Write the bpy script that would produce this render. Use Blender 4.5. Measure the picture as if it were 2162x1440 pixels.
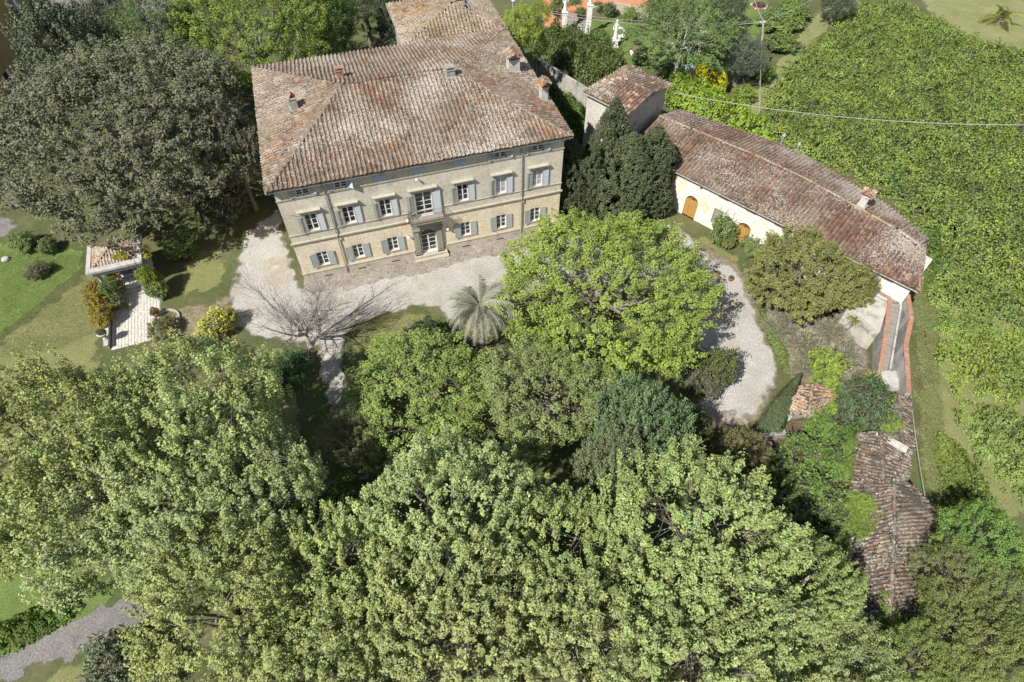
import bpy, math, random
import numpy as np
from mathutils import Vector, Matrix

for o in list(bpy.data.objects): bpy.data.objects.remove(o)
SC = bpy.context.scene
COL = SC.collection
R = math.radians

# ------------------------------------------------------------------ camera
FPX = 1330.0                      # focal length in photograph pixels (2162 wide)
TILT = math.atan(1038.0/FPX)      # angle from straight down
CAMH = 42.85
cam = bpy.data.objects.new('camera', bpy.data.cameras.new('camera'))
COL.objects.link(cam)
cam.location = (0, 0, CAMH)
cam.rotation_euler = (TILT, 0, 0)
cam.data.sensor_fit = 'HORIZONTAL'; cam.data.sensor_width = 36.0
cam.data.lens = 36.0*FPX/2162.0
cam.data.clip_start = 0.5; cam.data.clip_end = 3000
SC.camera = cam

# ------------------------------------------------------------------ sky, sun, exposure
SUN_EL, SHADOW_AZ = 48.0, 46.0    # shadows run towards this heading (from +x)
w = bpy.data.worlds.new('World'); SC.world = w; w.use_nodes = True
nt = w.node_tree; nt.nodes.clear()
sky = nt.nodes.new('ShaderNodeTexSky'); sky.sky_type = 'NISHITA'; sky.sun_disc = False
sky.sun_elevation = R(SUN_EL); sky.sun_rotation = R(90 - SHADOW_AZ + 94); sky.air_density = 1.0; sky.dust_density = 1.2
bg = nt.nodes.new('ShaderNodeBackground'); bg.inputs['Strength'].default_value = 0.062
wo = nt.nodes.new('ShaderNodeOutputWorld')
nt.links.new(sky.outputs[0], bg.inputs[0]); nt.links.new(bg.outputs[0], wo.inputs[0])
sl = bpy.data.lights.new('sun', 'SUN'); sl.energy = 4.9; sl.angle = R(0.53); sl.color = (1.0, 0.955, 0.89)
sun = bpy.data.objects.new('sun', sl); COL.objects.link(sun)
sun.rotation_euler = Vector((math.cos(R(SHADOW_AZ)), math.sin(R(SHADOW_AZ)), -math.tan(R(SUN_EL)))).to_track_quat('-Z', 'Y').to_euler()
sun.location = (-40, -40, 90)
vs = SC.view_settings
vs.view_transform = 'Standard'; vs.look = 'None'; vs.gamma = 1.0; vs.use_curve_mapping = False; vs.exposure = 0.72
SC.cycles.max_bounces = 6; SC.cycles.diffuse_bounces = 3; SC.cycles.transmission_bounces = 3
SC.cycles.transparent_max_bounces = 8; SC.cycles.glossy_bounces = 2

# ------------------------------------------------------------------ geometry helpers
_c, _s = math.cos(math.pi/2-TILT), math.sin(math.pi/2-TILT)
def ray(px, py):
    x = (px-1081)/FPX; y = (720-py)/FPX
    return np.array([x, _c+y*_s, -_s+y*_c])
def at(px, py, z=0.0):
    """the place in the world at height z that the photograph shows at a pixel"""
    r = ray(px, py); t = (z-CAMH)/r[2]
    return np.array([r[0]*t, r[1]*t, z])
def dist(px, py, z=0.0):
    p = at(px, py, z); return (p[1]*_c - (z-CAMH)*_s)
def m_per_px(px, py, z=0.0): return dist(px, py, z)/FPX

def nrm(a): return a/np.maximum(np.linalg.norm(a, axis=-1, keepdims=True), 1e-9)

def mk(name, V, F, m=None, parent=None, col=None, smooth=False, totals=None):
    """one mesh object; F an (n,k) array, a list of faces, or flat loops with totals"""
    me = bpy.data.meshes.new(name)
    V = np.asarray(V, dtype=np.float32)
    if totals is None and isinstance(F, np.ndarray):
        totals = np.full(len(F), F.shape[1], dtype=np.int32); F = F.reshape(-1)
    if totals is None:
        totals = np.array([len(f) for f in F], dtype=np.int32)
        F = np.array([i for f in F for i in f], dtype=np.int32)
    me.vertices.add(len(V)); me.vertices.foreach_set('co', V.reshape(-1))
    me.loops.add(len(F)); me.loops.foreach_set('vertex_index', np.asarray(F, dtype=np.int32))
    me.polygons.add(len(totals))
    st = np.zeros(len(totals), dtype=np.int32); st[1:] = np.cumsum(totals)[:-1]
    me.polygons.foreach_set('loop_start', st)
    me.polygons.foreach_set('use_smooth', np.full(len(totals), bool(smooth)))
    if col is not None:
        a = me.attributes.new('col', 'FLOAT_COLOR', 'POINT')
        c = np.ones((len(V), 4), dtype=np.float32); c[:, :3] = col
        a.data.foreach_set('color', c.reshape(-1))
    me.update(calc_edges=True); me.validate()
    if m is not None: me.materials.append(m)
    return link(name, me, parent)
def link(name, me, parent=None):
    o = bpy.data.objects.new(name, me); COL.objects.link(o)
    if parent is not None: o.parent = parent
    return o
def tag(o, label=None, cat=None, group=None, kind=None):
    if label: o['label'] = label
    if cat: o['category'] = cat
    if group: o['group'] = group
    if kind: o['kind'] = kind
    return o
def empty(name, loc=(0, 0, 0), rz=0.0, label=None, cat=None, group=None, scale=None):
    o = bpy.data.objects.new(name, None); COL.objects.link(o)
    o.location = loc; o.rotation_euler = (0, 0, rz); o.empty_display_size = 0.2
    if scale is not None: o.scale = scale
    return tag(o, label, cat, group)

class MB:
    def __init__(s): s.v = []; s.f = []
    def add(s, V, F):
        b = len(s.v); s.v += [tuple(p) for p in V]; s.f += [tuple(i+b for i in f) for f in F]; return s
    def box(s, x0, x1, y0, y1, z0, z1):
        V = [(x, y, z) for z in (z0, z1) for y in (y0, y1) for x in (x0, x1)]
        return s.add(V, [(0,2,3,1),(4,5,7,6),(0,1,5,4),(2,6,7,3),(0,4,6,2),(1,3,7,5)])
    def quad(s, a, b, c, d): return s.add([a, b, c, d], [(0,1,2,3)])
    def prism(s, P, z0, z1):
        n = len(P); V = [(p[0], p[1], z0) for p in P]+[(p[0], p[1], z1) for p in P]
        return s.add(V, [tuple(range(n-1,-1,-1)), tuple(range(n,2*n))]+[(i,(i+1)%n,n+(i+1)%n,n+i) for i in range(n)])
    def tube(s, P, rad, n=6, cap=True):
        V, F = tube(P, rad, n)
        if cap: F = F+[tuple(range(n-1,-1,-1)), tuple(range(len(V)-n, len(V)))]
        return s.add(V, F)
    def bar(s, a, b, wd, n=4): return s.tube([a, b], [wd, wd], n)
    def lathe(s, prof, n=12, c=(0, 0, 0)):
        P = [(c[0], c[1], c[2]+z) for r, z in prof]; V = []; F = []
        for (r, z) in prof:
            for k in range(n):
                a = 2*math.pi*k/n; V.append((c[0]+r*math.cos(a), c[1]+r*math.sin(a), c[2]+z))
        for i in range(len(prof)-1):
            for k in range(n):
                F.append((i*n+k, i*n+(k+1)%n, (i+1)*n+(k+1)%n, (i+1)*n+k))
        F += [tuple(range(n-1,-1,-1)), tuple(range((len(prof)-1)*n, len(prof)*n))]
        return s.add(V, F)
    def build(s, name, m=None, parent=None, smooth=False): return mk(name, s.v, s.f, m, parent, smooth=smooth)

def tube(P, rad, n=6):
    P = [np.asarray(p, float) for p in P]; V = []; F = []
    for i, p in enumerate(P):
        d = P[min(i+1, len(P)-1)]-P[max(i-1, 0)]; d = d/max(np.linalg.norm(d), 1e-9)
        a = np.array([0, 0, 1.0]) if abs(d[2]) < .9 else np.array([1.0, 0, 0])
        x = np.cross(d, a); x /= np.linalg.norm(x); y = np.cross(d, x)
        for k in range(n):
            t = 2*math.pi*k/n; V.append(tuple(p+rad[i]*(x*math.cos(t)+y*math.sin(t))))
    for i in range(len(P)-1):
        for k in range(n):
            F.append((i*n+k, (i+1)*n+k, (i+1)*n+(k+1)%n, i*n+(k+1)%n))
    return V, F

def inside(poly, X, Y):
    r = np.zeros(X.shape, bool); n = len(poly)
    for i in range(n):
        x0, y0 = poly[i][:2]; x1, y1 = poly[(i+1) % n][:2]
        c = ((y0 > Y) != (y1 > Y)) & (X < (x1-x0)*(Y-y0)/((y1-y0) if y1 != y0 else 1e-9)+x0)
        r ^= c
    return r
def edge_dist(poly, X, Y):
    d = np.full(X.shape, 1e9); n = len(poly)
    for i in range(n):
        x0, y0 = poly[i][:2]; x1, y1 = poly[(i+1) % n][:2]
        dx, dy = x1-x0, y1-y0; t = np.clip(((X-x0)*dx+(Y-y0)*dy)/max(dx*dx+dy*dy, 1e-9), 0, 1)
        d = np.minimum(d, np.hypot(X-x0-t*dx, Y-y0-t*dy))
    return np.where(inside(poly, X, Y), d, -d)
def fnoise(X, Y, sc, seed=0, n=7):
    """smooth pseudo-noise in about -1..1"""
    g = np.random.default_rng(seed); out = 0
    for i in range(n):
        a = g.uniform(0, 2*math.pi); k = g.uniform(.6, 1.7)/sc
        out = out+np.sin((X*math.cos(a)+Y*math.sin(a))*2*math.pi*k+g.uniform(0, 6.28)+1.3*np.sin((Y*math.cos(a)-X*math.sin(a))*2*math.pi*k*.6+g.uniform(0, 6.28)))
    return out/math.sqrt(n)*.8

# ------------------------------------------------------------------ materials
def _mat(name):
    m = bpy.data.materials.new(name); m.use_nodes = True
    t = m.node_tree; b = t.nodes['Principled BSDF']; return m, t, b
def N(t, typ, **kw):
    n = t.nodes.new(typ)
    for k, v in kw.items(): setattr(n, k, v)
    return n
def noise(t, scale, detail=4, rough=.6, vec=None, dist_=0.0):
    n = N(t, 'ShaderNodeTexNoise'); n.inputs['Scale'].default_value = scale; n.inputs['Detail'].default_value = detail
    n.inputs['Roughness'].default_value = rough; n.inputs['Distortion'].default_value = dist_
    if vec is not None: t.links.new(vec, n.inputs['Vector'])
    return n.outputs['Fac']
def ramp(t, fac, stops):
    r = N(t, 'ShaderNodeValToRGB'); e = r.color_ramp.elements
    while len(e) < len(stops): e.new(.5)
    for i, (p, c) in enumerate(stops):
        e[i].position = p; e[i].color = (*c, 1) if len(c) == 3 else c
    t.links.new(fac, r.inputs[0]); return r.outputs[0]
def mix(t, fac, a, b, mode='MIX'):
    n = N(t, 'ShaderNodeMix', data_type='RGBA', blend_type=mode)
    for i, v in ((0, fac), (6, a), (7, b)):
        if hasattr(v, 'links'): t.links.new(v, n.inputs[i])
        elif isinstance(v, (int, float)): n.inputs[i].default_value = v
        else: n.inputs[i].default_value = (*v, 1)
    return n.outputs[2]
def pos(t, scale=None):
    g = N(t, 'ShaderNodeNewGeometry').outputs['Position']
    if scale is None: return g
    mp = N(t, 'ShaderNodeMapping'); mp.inputs['Scale'].default_value = scale; t.links.new(g, mp.inputs['Vector']); return mp.outputs[0]
def bump(t, b, h, strength=.4, d=.03):
    n = N(t, 'ShaderNodeBump'); n.inputs['Strength'].default_value = strength; n.inputs['Distance'].default_value = d
    t.links.new(h, n.inputs['Height']); t.links.new(n.outputs[0], b.inputs['Normal'])
def surf(name, stops, scale=1.0, rough=.85, detail=6, bumps=.3, stains=None, fine=None, stretch=None, spec=.3):
    """mottled surface: colour ramp over noise, optional stains (colour, scale, amount), fine grain"""
    m, t, b = _mat(name); P = pos(t, stretch)
    f = noise(t, scale, detail, .62, P)
    c = ramp(t, f, stops)
    for (sc_, col_, lo, hi) in (stains or []):
        s = ramp(t, noise(t, sc_, 5, .65, P, .4), [(lo, (0, 0, 0)), (hi, (1, 1, 1))]); c = mix(t, s, c, col_)
    g = noise(t, fine or 14.0, 3, .7, P)
    c = mix(t, 1.0, c, ramp(t, g, [(.25, (.60, .60, .60)), (.75, (1.04, 1.04, 1.04))]), 'MULTIPLY')
    t.links.new(c, b.inputs['Base Color']); b.inputs['Roughness'].default_value = rough
    b.inputs['Specular IOR Level'].default_value = spec
    bump(t, b, g, bumps); return m
def plain(name, c, rough=.6, metal=0.0, var=.12, scale=6.0, spec=.4):
    m, t, b = _mat(name); f = noise(t, scale, 5, .65, pos(t))
    lo = tuple(x*(1-var*1.6) for x in c); hi = tuple(min(1, x*(1+var*1.4)) for x in c)
    t.links.new(ramp(t, f, [(.3, lo), (.7, hi)]), b.inputs['Base Color'])
    b.inputs['Roughness'].default_value = rough; b.inputs['Metallic'].default_value = metal; b.inputs['Specular IOR Level'].default_value = spec
    return m
def leafmat(name, trans=.26, rough=.55, spec=.35):
    m, t, b = _mat(name)
    a = N(t, 'ShaderNodeAttribute', attribute_name='col'); oi = N(t, 'ShaderNodeObjectInfo')
    c = mix(t, 1.0, a.outputs['Color'], oi.outputs['Color'], 'MULTIPLY')
    t.links.new(c, b.inputs['Base Color']); b.inputs['Roughness'].default_value = rough; b.inputs['Specular IOR Level'].default_value = spec
    tr = N(t, 'ShaderNodeBsdfTranslucent'); c2 = mix(t, 1.0, c, (1.25, 1.2, .6), 'MULTIPLY'); t.links.new(c2, tr.inputs[0])
    mx = N(t, 'ShaderNodeMixShader'); mx.inputs[0].default_value = trans
    t.links.new(b.outputs[0], mx.inputs[1]); t.links.new(tr.outputs[0], mx.inputs[2])
    t.links.new(mx.outputs[0], t.nodes['Material Output'].inputs['Surface']); return m
def tilemat(name):
    m, t, b = _mat(name); P = pos(t)
    a = N(t, 'ShaderNodeAttribute', attribute_name='col'); oi = N(t, 'ShaderNodeObjectInfo')
    c = mix(t, 1.0, a.outputs['Color'], oi.outputs['Color'], 'MULTIPLY')
    big = noise(t, .16, 4, .6, P)                                   # lichen gathers in drifts
    l0 = N(t, 'ShaderNodeMath', operation='MULTIPLY_ADD'); t.links.new(big, l0.inputs[0]); l0.inputs[1].default_value = .55; t.links.new(noise(t, 7.5, 3, .7, P), l0.inputs[2])
    l = ramp(t, l0.outputs[0], [(.815, (0, 0, 0)), (.875, (1, 1, 1))]); c = mix(t, l, c, mix(t, .8, c, (.56, .53, .46)))
    d = ramp(t, noise(t, 5.5, 4, .75, P), [(.57, (0, 0, 0)), (.64, (1, 1, 1))]); c = mix(t, d, c, mix(t, .75, c, (.075, .063, .052)))
    y = ramp(t, noise(t, 3.1, 6, .85, P), [(.655, (0, 0, 0)), (.69, (1, 1, 1))]); c = mix(t, y, c, (.44, .27, .07))
    g = noise(t, 22.0, 3, .7, P)
    c = mix(t, 1.0, c, ramp(t, g, [(.25, (.44, .44, .44)), (.75, (1.12, 1.12, 1.12))]), 'MULTIPLY')
    t.links.new(c, b.inputs['Base Color']); b.inputs['Roughness'].default_value = .92; b.inputs['Specular IOR Level'].default_value = .15
    bump(t, b, g, .5, .02); return m
def sheetmat(name, stops, scale, fine, patch=None, rough=.95, edge_scale=1.4, bumps=.4, soft=.5, speck=None):
    """ground sheet whose rim (attribute col.r: 0 at the rim, 1 inside) breaks up raggedly"""
    m, t, b = _mat(name); P = pos(t)
    c = ramp(t, noise(t, scale, 6, .65, P), stops)
    for (sc_, col_, lo, hi) in (patch or []):
        s = ramp(t, noise(t, sc_, 6, .7, P, .5), [(lo, (0, 0, 0)), (hi, (1, 1, 1))]); c = mix(t, s, c, col_)
    g = noise(t, fine, 3, .75, P)
    c = mix(t, 1.0, c, ramp(t, g, [(.28, (.42, .42, .42)), (.72, (1.2, 1.2, 1.2))]), 'MULTIPLY')
    if speck:
        v = N(t, 'ShaderNodeTexVoronoi'); v.inputs['Scale'].default_value = speck[0]; t.links.new(P, v.inputs['Vector'])
        c = mix(t, ramp(t, v.outputs['Distance'], [(speck[1], (1, 1, 1)), (speck[1]+.05, (0, 0, 0))]), c, speck[2])
    t.links.new(c, b.inputs['Base Color']); b.inputs['Roughness'].default_value = rough; b.inputs['Specular IOR Level'].default_value = .15
    bump(t, b, g, bumps, .04)
    a = N(t, 'ShaderNodeAttribute', attribute_name='col'); sp = N(t, 'ShaderNodeSeparateColor'); t.links.new(a.outputs['Color'], sp.inputs[0])
    n1 = noise(t, edge_scale, 7, .75, P)
    ad = N(t, 'ShaderNodeMath', operation='SUBTRACT'); t.links.new(sp.outputs[0], ad.inputs[0]); t.links.new(n1, ad.inputs[1])
    al = ramp(t, ad.outputs[0], [(.0, (0, 0, 0)), (max(.01, soft*.3), (1, 1, 1))])
    t.links.new(al, b.inputs['Alpha']); return m

M = {}
M['leaf'] = leafmat('leaf'); M['leaf_dull'] = leafmat('leaf_dull', .12, .6, .25); M['needle'] = leafmat('needle', .1, .7, .2)
M['bark_grey'] = surf('bark_grey', [(.3, (.22, .20, .18)), (.7, (.40, .375, .34))], 3)
M['tile'] = tilemat('roof_tile')
M['bark'] = surf('bark', [(.3, (.11, .09, .07)), (.7, (.24, .21, .17))], 3, stretch=(1, 1, .3))
M['bark_pale'] = surf('bark_pale', [(.3, (.17, .15, .12)), (.7, (.33, .30, .24))], 2.5)
M['bark_white'] = surf('bark_white', [(.3, (.5, .48, .42)), (.7, (.75, .73, .68))], 3)
M['plaster'] = surf('upper_plaster', [(.25, (.47, .435, .345)), (.5, (.585, .545, .435)), (.75, (.66, .62, .51))], .55, fine=5, bumps=.15,
    stains=[(.9, (.36, .34, .275), .56, .74), (1.6, (.60, .57, .49), .6, .72)])
M['sandstone'] = surf('sandstone_plaster', [(.25, (.64, .54, .37)), (.5, (.75, .645, .46)), (.75, (.80, .71, .54))], .7, fine=5, bumps=.15,
    stains=[(1.1, (.52, .45, .33), .60, .78), (.45, (.72, .65, .53), .5, .66)])
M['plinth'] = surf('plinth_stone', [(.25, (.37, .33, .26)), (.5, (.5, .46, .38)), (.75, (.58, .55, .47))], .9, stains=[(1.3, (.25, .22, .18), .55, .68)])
M['trim'] = surf('trim_stone', [(.3, (.39, .355, .285)), (.7, (.51, .47, .385))], 1.6, stains=[(2.5, (.3, .28, .23), .58, .72)])
M['pietra'] = surf('grey_stone', [(.3, (.26, .25, .20)), (.7, (.37, .355, .295))], 2.0, stains=[(2.0, (.2, .19, .16), .56, .7)])
M['white_plaster'] = surf('white_plaster', [(.25, (.66, .62, .53)), (.5, (.76, .73, .65)), (.75, (.82, .80, .73))], .6, fine=3, bumps=.1,
    stains=[(.4, (.72, .60, .36), .56, .68), (1.4, (.56, .54, .48), .66, .76)])
M['tower_plaster'] = surf('tower_plaster', [(.25, (.44, .41, .34)), (.5, (.56, .54, .46)), (.75, (.62, .60, .53))], .7, fine=4, bumps=.12, stains=[(.8, (.42, .40, .35), .58, .7)])
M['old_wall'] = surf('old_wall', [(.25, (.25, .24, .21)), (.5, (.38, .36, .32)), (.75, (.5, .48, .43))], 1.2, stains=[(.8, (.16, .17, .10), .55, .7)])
M['shutter'] = plain('blue_grey_paint', (.36, .385, .41), .55, var=.07)
M['shutter2'] = plain('grey_green_paint', (.30, .34, .335), .55, var=.07)
M['frame'] = plain('white_paint', (.66, .67, .66), .5, var=.05)
M['glass'] = plain('window_glass', (.022, .025, .028), .07, var=.2, scale=.8, spec=.6)
M['curtain'] = plain('pale_curtain', (.34, .35, .35), .5, var=.15, scale=3)
M['blind'] = plain('blue_panel', (.36, .41, .48), .6, var=.12)
M['iron'] = plain('rusty_iron', (.16, .115, .09), .7, var=.3)
M['pipe'] = plain('zinc', (.33, .33, .32), .5, .3)
M['gutter'] = plain('gutter_zinc', (.3, .29, .27), .6, .2, var=.25)
M['lamp'] = plain('lamp_white', (.8, .79, .76), .4, var=.03)
M['dark'] = plain('dark_void', (.012, .011, .01), .9)
M['roofbase'] = plain('roof_underlay', (.075, .06, .05), .95, var=.3)
M['mortar'] = surf('mortar', [(.3, (.33, .30, .26)), (.7, (.48, .45, .40))], 3)
M['chimney'] = surf('chimney_render', [(.3, (.42, .39, .34)), (.7, (.66, .63, .57))], 2.2, stains=[(2.5, (.22, .2, .18), .56, .7)])
M['chimney_dark'] = surf('chimney_stone', [(.3, (.24, .23, .2)), (.7, (.4, .39, .35))], 3)
M['brick'] = surf('brick', [(.3, (.27, .13, .09)), (.7, (.42, .24, .165))], 4, stains=[(3, (.42, .38, .33), .58, .7)])
M['terracotta'] = surf('terracotta', [(.3, (.42, .16, .08)), (.7, (.58, .26, .14))], 3)
M['ochre_door'] = surf('ochre_wood', [(.3, (.40, .21, .055)), (.7, (.55, .31, .09))], 3, stretch=(3, 3, .4), stains=[(2.2, (.22, .12, .05), .58, .72)])
M['grey_wood'] = surf('grey_wood', [(.3, (.22, .21, .2)), (.7, (.36, .35, .33))], 3, stretch=(2, 2, .3))
M['pale_stone'] = surf('pale_stone', [(.3, (.38, .37, .345)), (.7, (.56, .55, .52))], 1.6, stains=[(2.2, (.2, .2, .19), .55, .7)])
M['paver'] = surf('paver_stone', [(.3, (.52, .49, .43)), (.7, (.72, .69, .62))], 3.2, fine=20)
M['marble'] = plain('white_marble', (.66, .65, .61), .6, var=.12)
M['step'] = surf('step_stone', [(.3, (.22, .21, .18)), (.7, (.34, .33, .29))], 2.2, stains=[(1.5, (.15, .16, .09), .57, .7)])
M['cotto'] = surf('cotto_floor', [(.3, (.46, .20, .10)), (.7, (.58, .28, .16))], 1.5)
M['ochre_wall'] = surf('ochre_render', [(.3, (.36, .25, .10)), (.7, (.46, .335, .145))], .6, fine=4, bumps=.1)
M['wire'] = plain('cable', (.34, .34, .34), .5)
M['pole'] = surf('pole_wood', [(.3, (.3, .28, .25)), (.7, (.45, .43, .4))], 3)
M['cloth'] = plain('blue_cloth', (.22, .28, .37), .85, var=.3, scale=2.5)
M['wicker'] = plain('orange_wicker', (.42, .16, .06), .7, var=.3)
M['soil'] = surf('soil', [(.3, (.09, .065, .045)), (.7, (.19, .14, .09))], 2)
M['plastic_green'] = plain('green_mesh', (.03, .12, .07), .6)
M['grey_sheet'] = plain('grey_sheet', (.40, .46, .50), .45, var=.1)
# ------------------------------------------------------------------ ground, lawns, drive, roads
def sheet(name, pix, m, z, cell=.4, rim=1.8, kind='structure', world=None, seed=1):
    """a ground sheet inside an outline, its rim feathered into col.r"""
    poly = world if world is not None else [at(x, y, 0)[:2] for x, y in pix]
    P = np.array([p[:2] for p in poly]); x0, y0 = P.min(0)-.6; x1, y1 = P.max(0)+.6
    nx = int((x1-x0)/cell)+2; ny = int((y1-y0)/cell)+2
    X, Y = np.meshgrid(x0+np.arange(nx)*cell, y0+np.arange(ny)*cell)
    d = edge_dist(poly, X, Y)+.35*fnoise(X, Y, 2.2, seed)
    keep = d > -.7
    q = keep[:-1, :-1] & keep[1:, :-1] & keep[:-1, 1:] & keep[1:, 1:]
    idx = np.arange(nx*ny).reshape(ny, nx)
    F = np.stack([idx[:-1, :-1][q], idx[:-1, 1:][q], idx[1:, 1:][q], idx[1:, :-1][q]], 1)
    V = np.stack([X.ravel(), Y.ravel(), np.full(X.size, z)], 1)
    e = np.clip((d.ravel()+.45)/rim, 0, 1.0)
    used = np.unique(F); mp = np.zeros(len(V), int); mp[used] = np.arange(len(used))
    col = np.repeat(e[used][:, None], 3, 1)
    o = mk(name, V[used], mp[F].astype(np.int32), m, col=col); tag(o, kind=kind); return o

G_base = surf('ground_cover', [(.25, (.065, .075, .028)), (.5, (.10, .112, .042)), (.75, (.165, .15, .075))], .22, fine=3.2, bumps=.6,
    stains=[(.35, (.14, .105, .065), .56, .70), (.12, (.075, .105, .032), .5, .62)])
gv = [(-900, -700, 0), (900, -700, 0), (900, 1600, 0), (-900, 1600, 0)]
tag(mk('ground', gv, [(0, 1, 2, 3)], G_base), kind='structure')

S_mown = sheetmat('mown_lawn', [(.3, (0.159, 0.176, 0.064)), (.55, (0.212, 0.218, 0.090)), (.8, (0.276, 0.255, 0.128))], .5, 10.0, patch=[(.3, (.21, .195, .10), .57, .72)], speck=(2.6, .10, (.30, .32, .18)), soft=.6)
S_wild = sheetmat('wild_grass', [(.3, (0.103, 0.155, 0.040)), (.55, (0.144, 0.201, 0.057)), (.8, (0.196, 0.230, 0.081))], .6, 9.0, speck=(2.3, .07, (.45, .48, .40)), soft=.6)
S_dry = sheetmat('dry_verge', [(.3, (0.179, 0.142, 0.084)), (.55, (0.263, 0.221, 0.142)), (.8, (0.347, 0.304, 0.210))], .9, 7.0, patch=[(.7, (.14, .14, .05), .52, .64)], soft=1.2)
S_gravel = sheetmat('gravel', [(.25, (.30, .283, .25)), (.45, (.40, .383, .345)), (.75, (.49, .475, .44))], .28, 9.0,
    patch=[(.2, (.36, .315, .24), .52, .66), (.55, (.52, .505, .47), .58, .68), (1.6, (.25, .22, .15), .60, .70), (.9, (.17, .18, .075), .66, .72)], bumps=.6, soft=.9, speck=(5.5, .13, (.25, .24, .2)))
S_asph = sheetmat('worn_asphalt', [(.3, (.17, .165, .155)), (.7, (.25, .24, .225))], .9, 8.0, patch=[(.8, (.12, .115, .10), .6, .7)], soft=.5)
S_pave = sheetmat('stained_concrete', [(.25, (.19, .165, .135)), (.5, (.29, .26, .22)), (.75, (.40, .37, .32))], .8, 5.0, patch=[(.9, (.185, .16, .13), .52, .66), (1.8, (.52, .49, .43), .62, .7)], soft=.3, bumps=.3)
S_litter = sheetmat('leaf_litter', [(.3, (.10, .07, .045)), (.7, (.20, .145, .10))], .8, 6.0, patch=[(.6, (.07, .085, .03), .5, .62)], soft=1.2)
S_field = sheetmat('field_grass', [(.3, (0.180, 0.204, 0.078)), (.6, (0.246, 0.252, 0.114)), (.85, (0.336, 0.306, 0.168))], .35, 8.0, patch=[(.25, (.27, .20, .12), .62, .70)], speck=(1.6, .08, (.4, .42, .3)))

sheet('wild_lawn', [(-60, 500), (30, 505), (120, 515), (190, 520), (180, 580), (120, 620), (40, 690), (-60, 760)], S_wild, .004)
sheet('mown_lawn', [(200, 500), (190, 560), (120, 620), (0, 710), (-80, 780), (-80, 1000), (200, 900), (230, 700), (225, 600)], S_mown, .008)
sheet('lower_lawn', [(-60, 1000), (140, 1120), (260, 1230), (240, 1300), (90, 1380), (-60, 1400)], S_wild, .004)
sheet('side_lawn', [(420, 520), (480, 510), (490, 560), (485, 605), (440, 622), (380, 632), (360, 600), (380, 560)], S_mown, .012)
sheet('verge_litter', [(350, 640), (440, 628), (500, 605), (520, 680), (520, 735), (470, 750), (420, 760), (330, 740), (330, 680)], S_dry, .006)
sheet('front_lawn', [(742, 690), (770, 672), (830, 657), (905, 652), (940, 690), (960, 740), (1000, 820), (900, 900), (720, 800), (722, 740)], S_mown, .012)
sheet('shaded_lawn', [(500, 735), (600, 728), (655, 740), (664, 790), (640, 850), (660, 930), (600, 1010), (520, 960), (490, 820)], S_mown, .006)
sheet('drive_verge', [(1430, 470), (1490, 500), (1560, 540), (1600, 590), (1625, 660), (1665, 780), (1640, 870), (1600, 925), (1480, 925), (1440, 880), (1500, 700), (1470, 560)], S_dry, .006)
sheet('grass_strip', [(1445, 485), (1500, 500), (1590, 555), (1595, 585), (1550, 560), (1480, 525)], S_mown, .014, rim=1.6)
sheet('gravel_drive', [(600, 425), (555, 462), (520, 485), (500, 520), (496, 580), (480, 625), (490, 690), (540, 715), (620, 728), (668, 742),
    (672, 790), (690, 860), (730, 870), (738, 800), (728, 735), (745, 690), (790, 672), (850, 655), (920, 648), (960, 690), (1010, 700), (1080, 640), (1200, 620), (1330, 590), (1400, 600), (1440, 650), (1470, 760), (1470, 850), (1455, 880), (1475, 912), (1520, 914),
    (1580, 895), (1630, 840), (1652, 780), (1628, 720), (1600, 660), (1575, 590), (1540, 555), (1490, 530), (1440, 478), (1400, 470), (1250, 480), (1060, 520), (640, 608), (628, 575), (600, 480)], S_gravel, .010, cell=.3, rim=1.3)
sheet('garden_path', [(690, 850), (735, 860), (700, 940), (640, 1010), (800, 985), (860, 930), (900, 900), (890, 960), (800, 1020), (690, 1050), (590, 1080), (560, 1060), (640, 1000), (670, 930)], S_gravel, .009)
sheet('asphalt_road', [(-60, 1400), (60, 1352), (140, 1318), (210, 1285), (270, 1262), (330, 1275), (300, 1318), (200, 1362), (100, 1400), (0, 1436), (-60, 1450)], S_asph, .012, rim=.7)
sheet('road_verge', [(-60, 1385), (60, 1338), (200, 1275), (270, 1245), (350, 1270), (310, 1335), (200, 1380), (20, 1450), (-60, 1470)], S_dry, .008)
sheet('lower_meadow', [(-60, 1450), (60, 1425), (240, 1355), (330, 1340), (420, 1440), (420, 1560), (-60, 1560)], S_mown, .004)
sheet('upper_meadow', [(1920, -40), (2240, -40), (2240, 160), (2162, 110), (2060, 85), (1960, 40)], S_field, .004)
sheet('meadow_lane', [(1720, 20), (1800, -20), (1830, 10), (1760, 60), (1690, 130), (1640, 190), (1615, 250), (1560, 240), (1600, 170), (1660, 95)], S_field, .006)
sheet('grass_bank', [(1905, 610), (1960, 590), (2240, 620), (2240, 1000), (2150, 1120), (2010, 1090), (1960, 1080), (1930, 980), (1925, 850), (1915, 700)], S_mown, .006)
sheet('garden_lawn', [(1180, 40), (1300, 35), (1420, 60), (1480, 0), (1640, -20), (1620, 60), (1540, 200), (1440, 170), (1340, 150), (1250, 110)], S_wild, .004)
sheet('shrub_bank', [(1600, 600), (1660, 640), (1800, 690), (1850, 720), (1860, 800), (1800, 850), (1760, 1000), (1720, 1100), (1600, 1010), (1590, 930), (1660, 830), (1660, 760), (1610, 660)], S_litter, .004)
sheet('parking_apron', [(-120, 20), (200, -40), (380, -60), (380, 60), (330, 75), (230, 70), (100, 70)], S_asph, .006)
sheet('side_yard', [(-60, 440), (40, 460), (45, 500), (-60, 520)], S_asph, .008)
sheet('concrete_threshold', [(1455, 858), (1545, 868), (1560, 880), (1520, 905), (1470, 895)], S_pave, .016, rim=.6)
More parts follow.
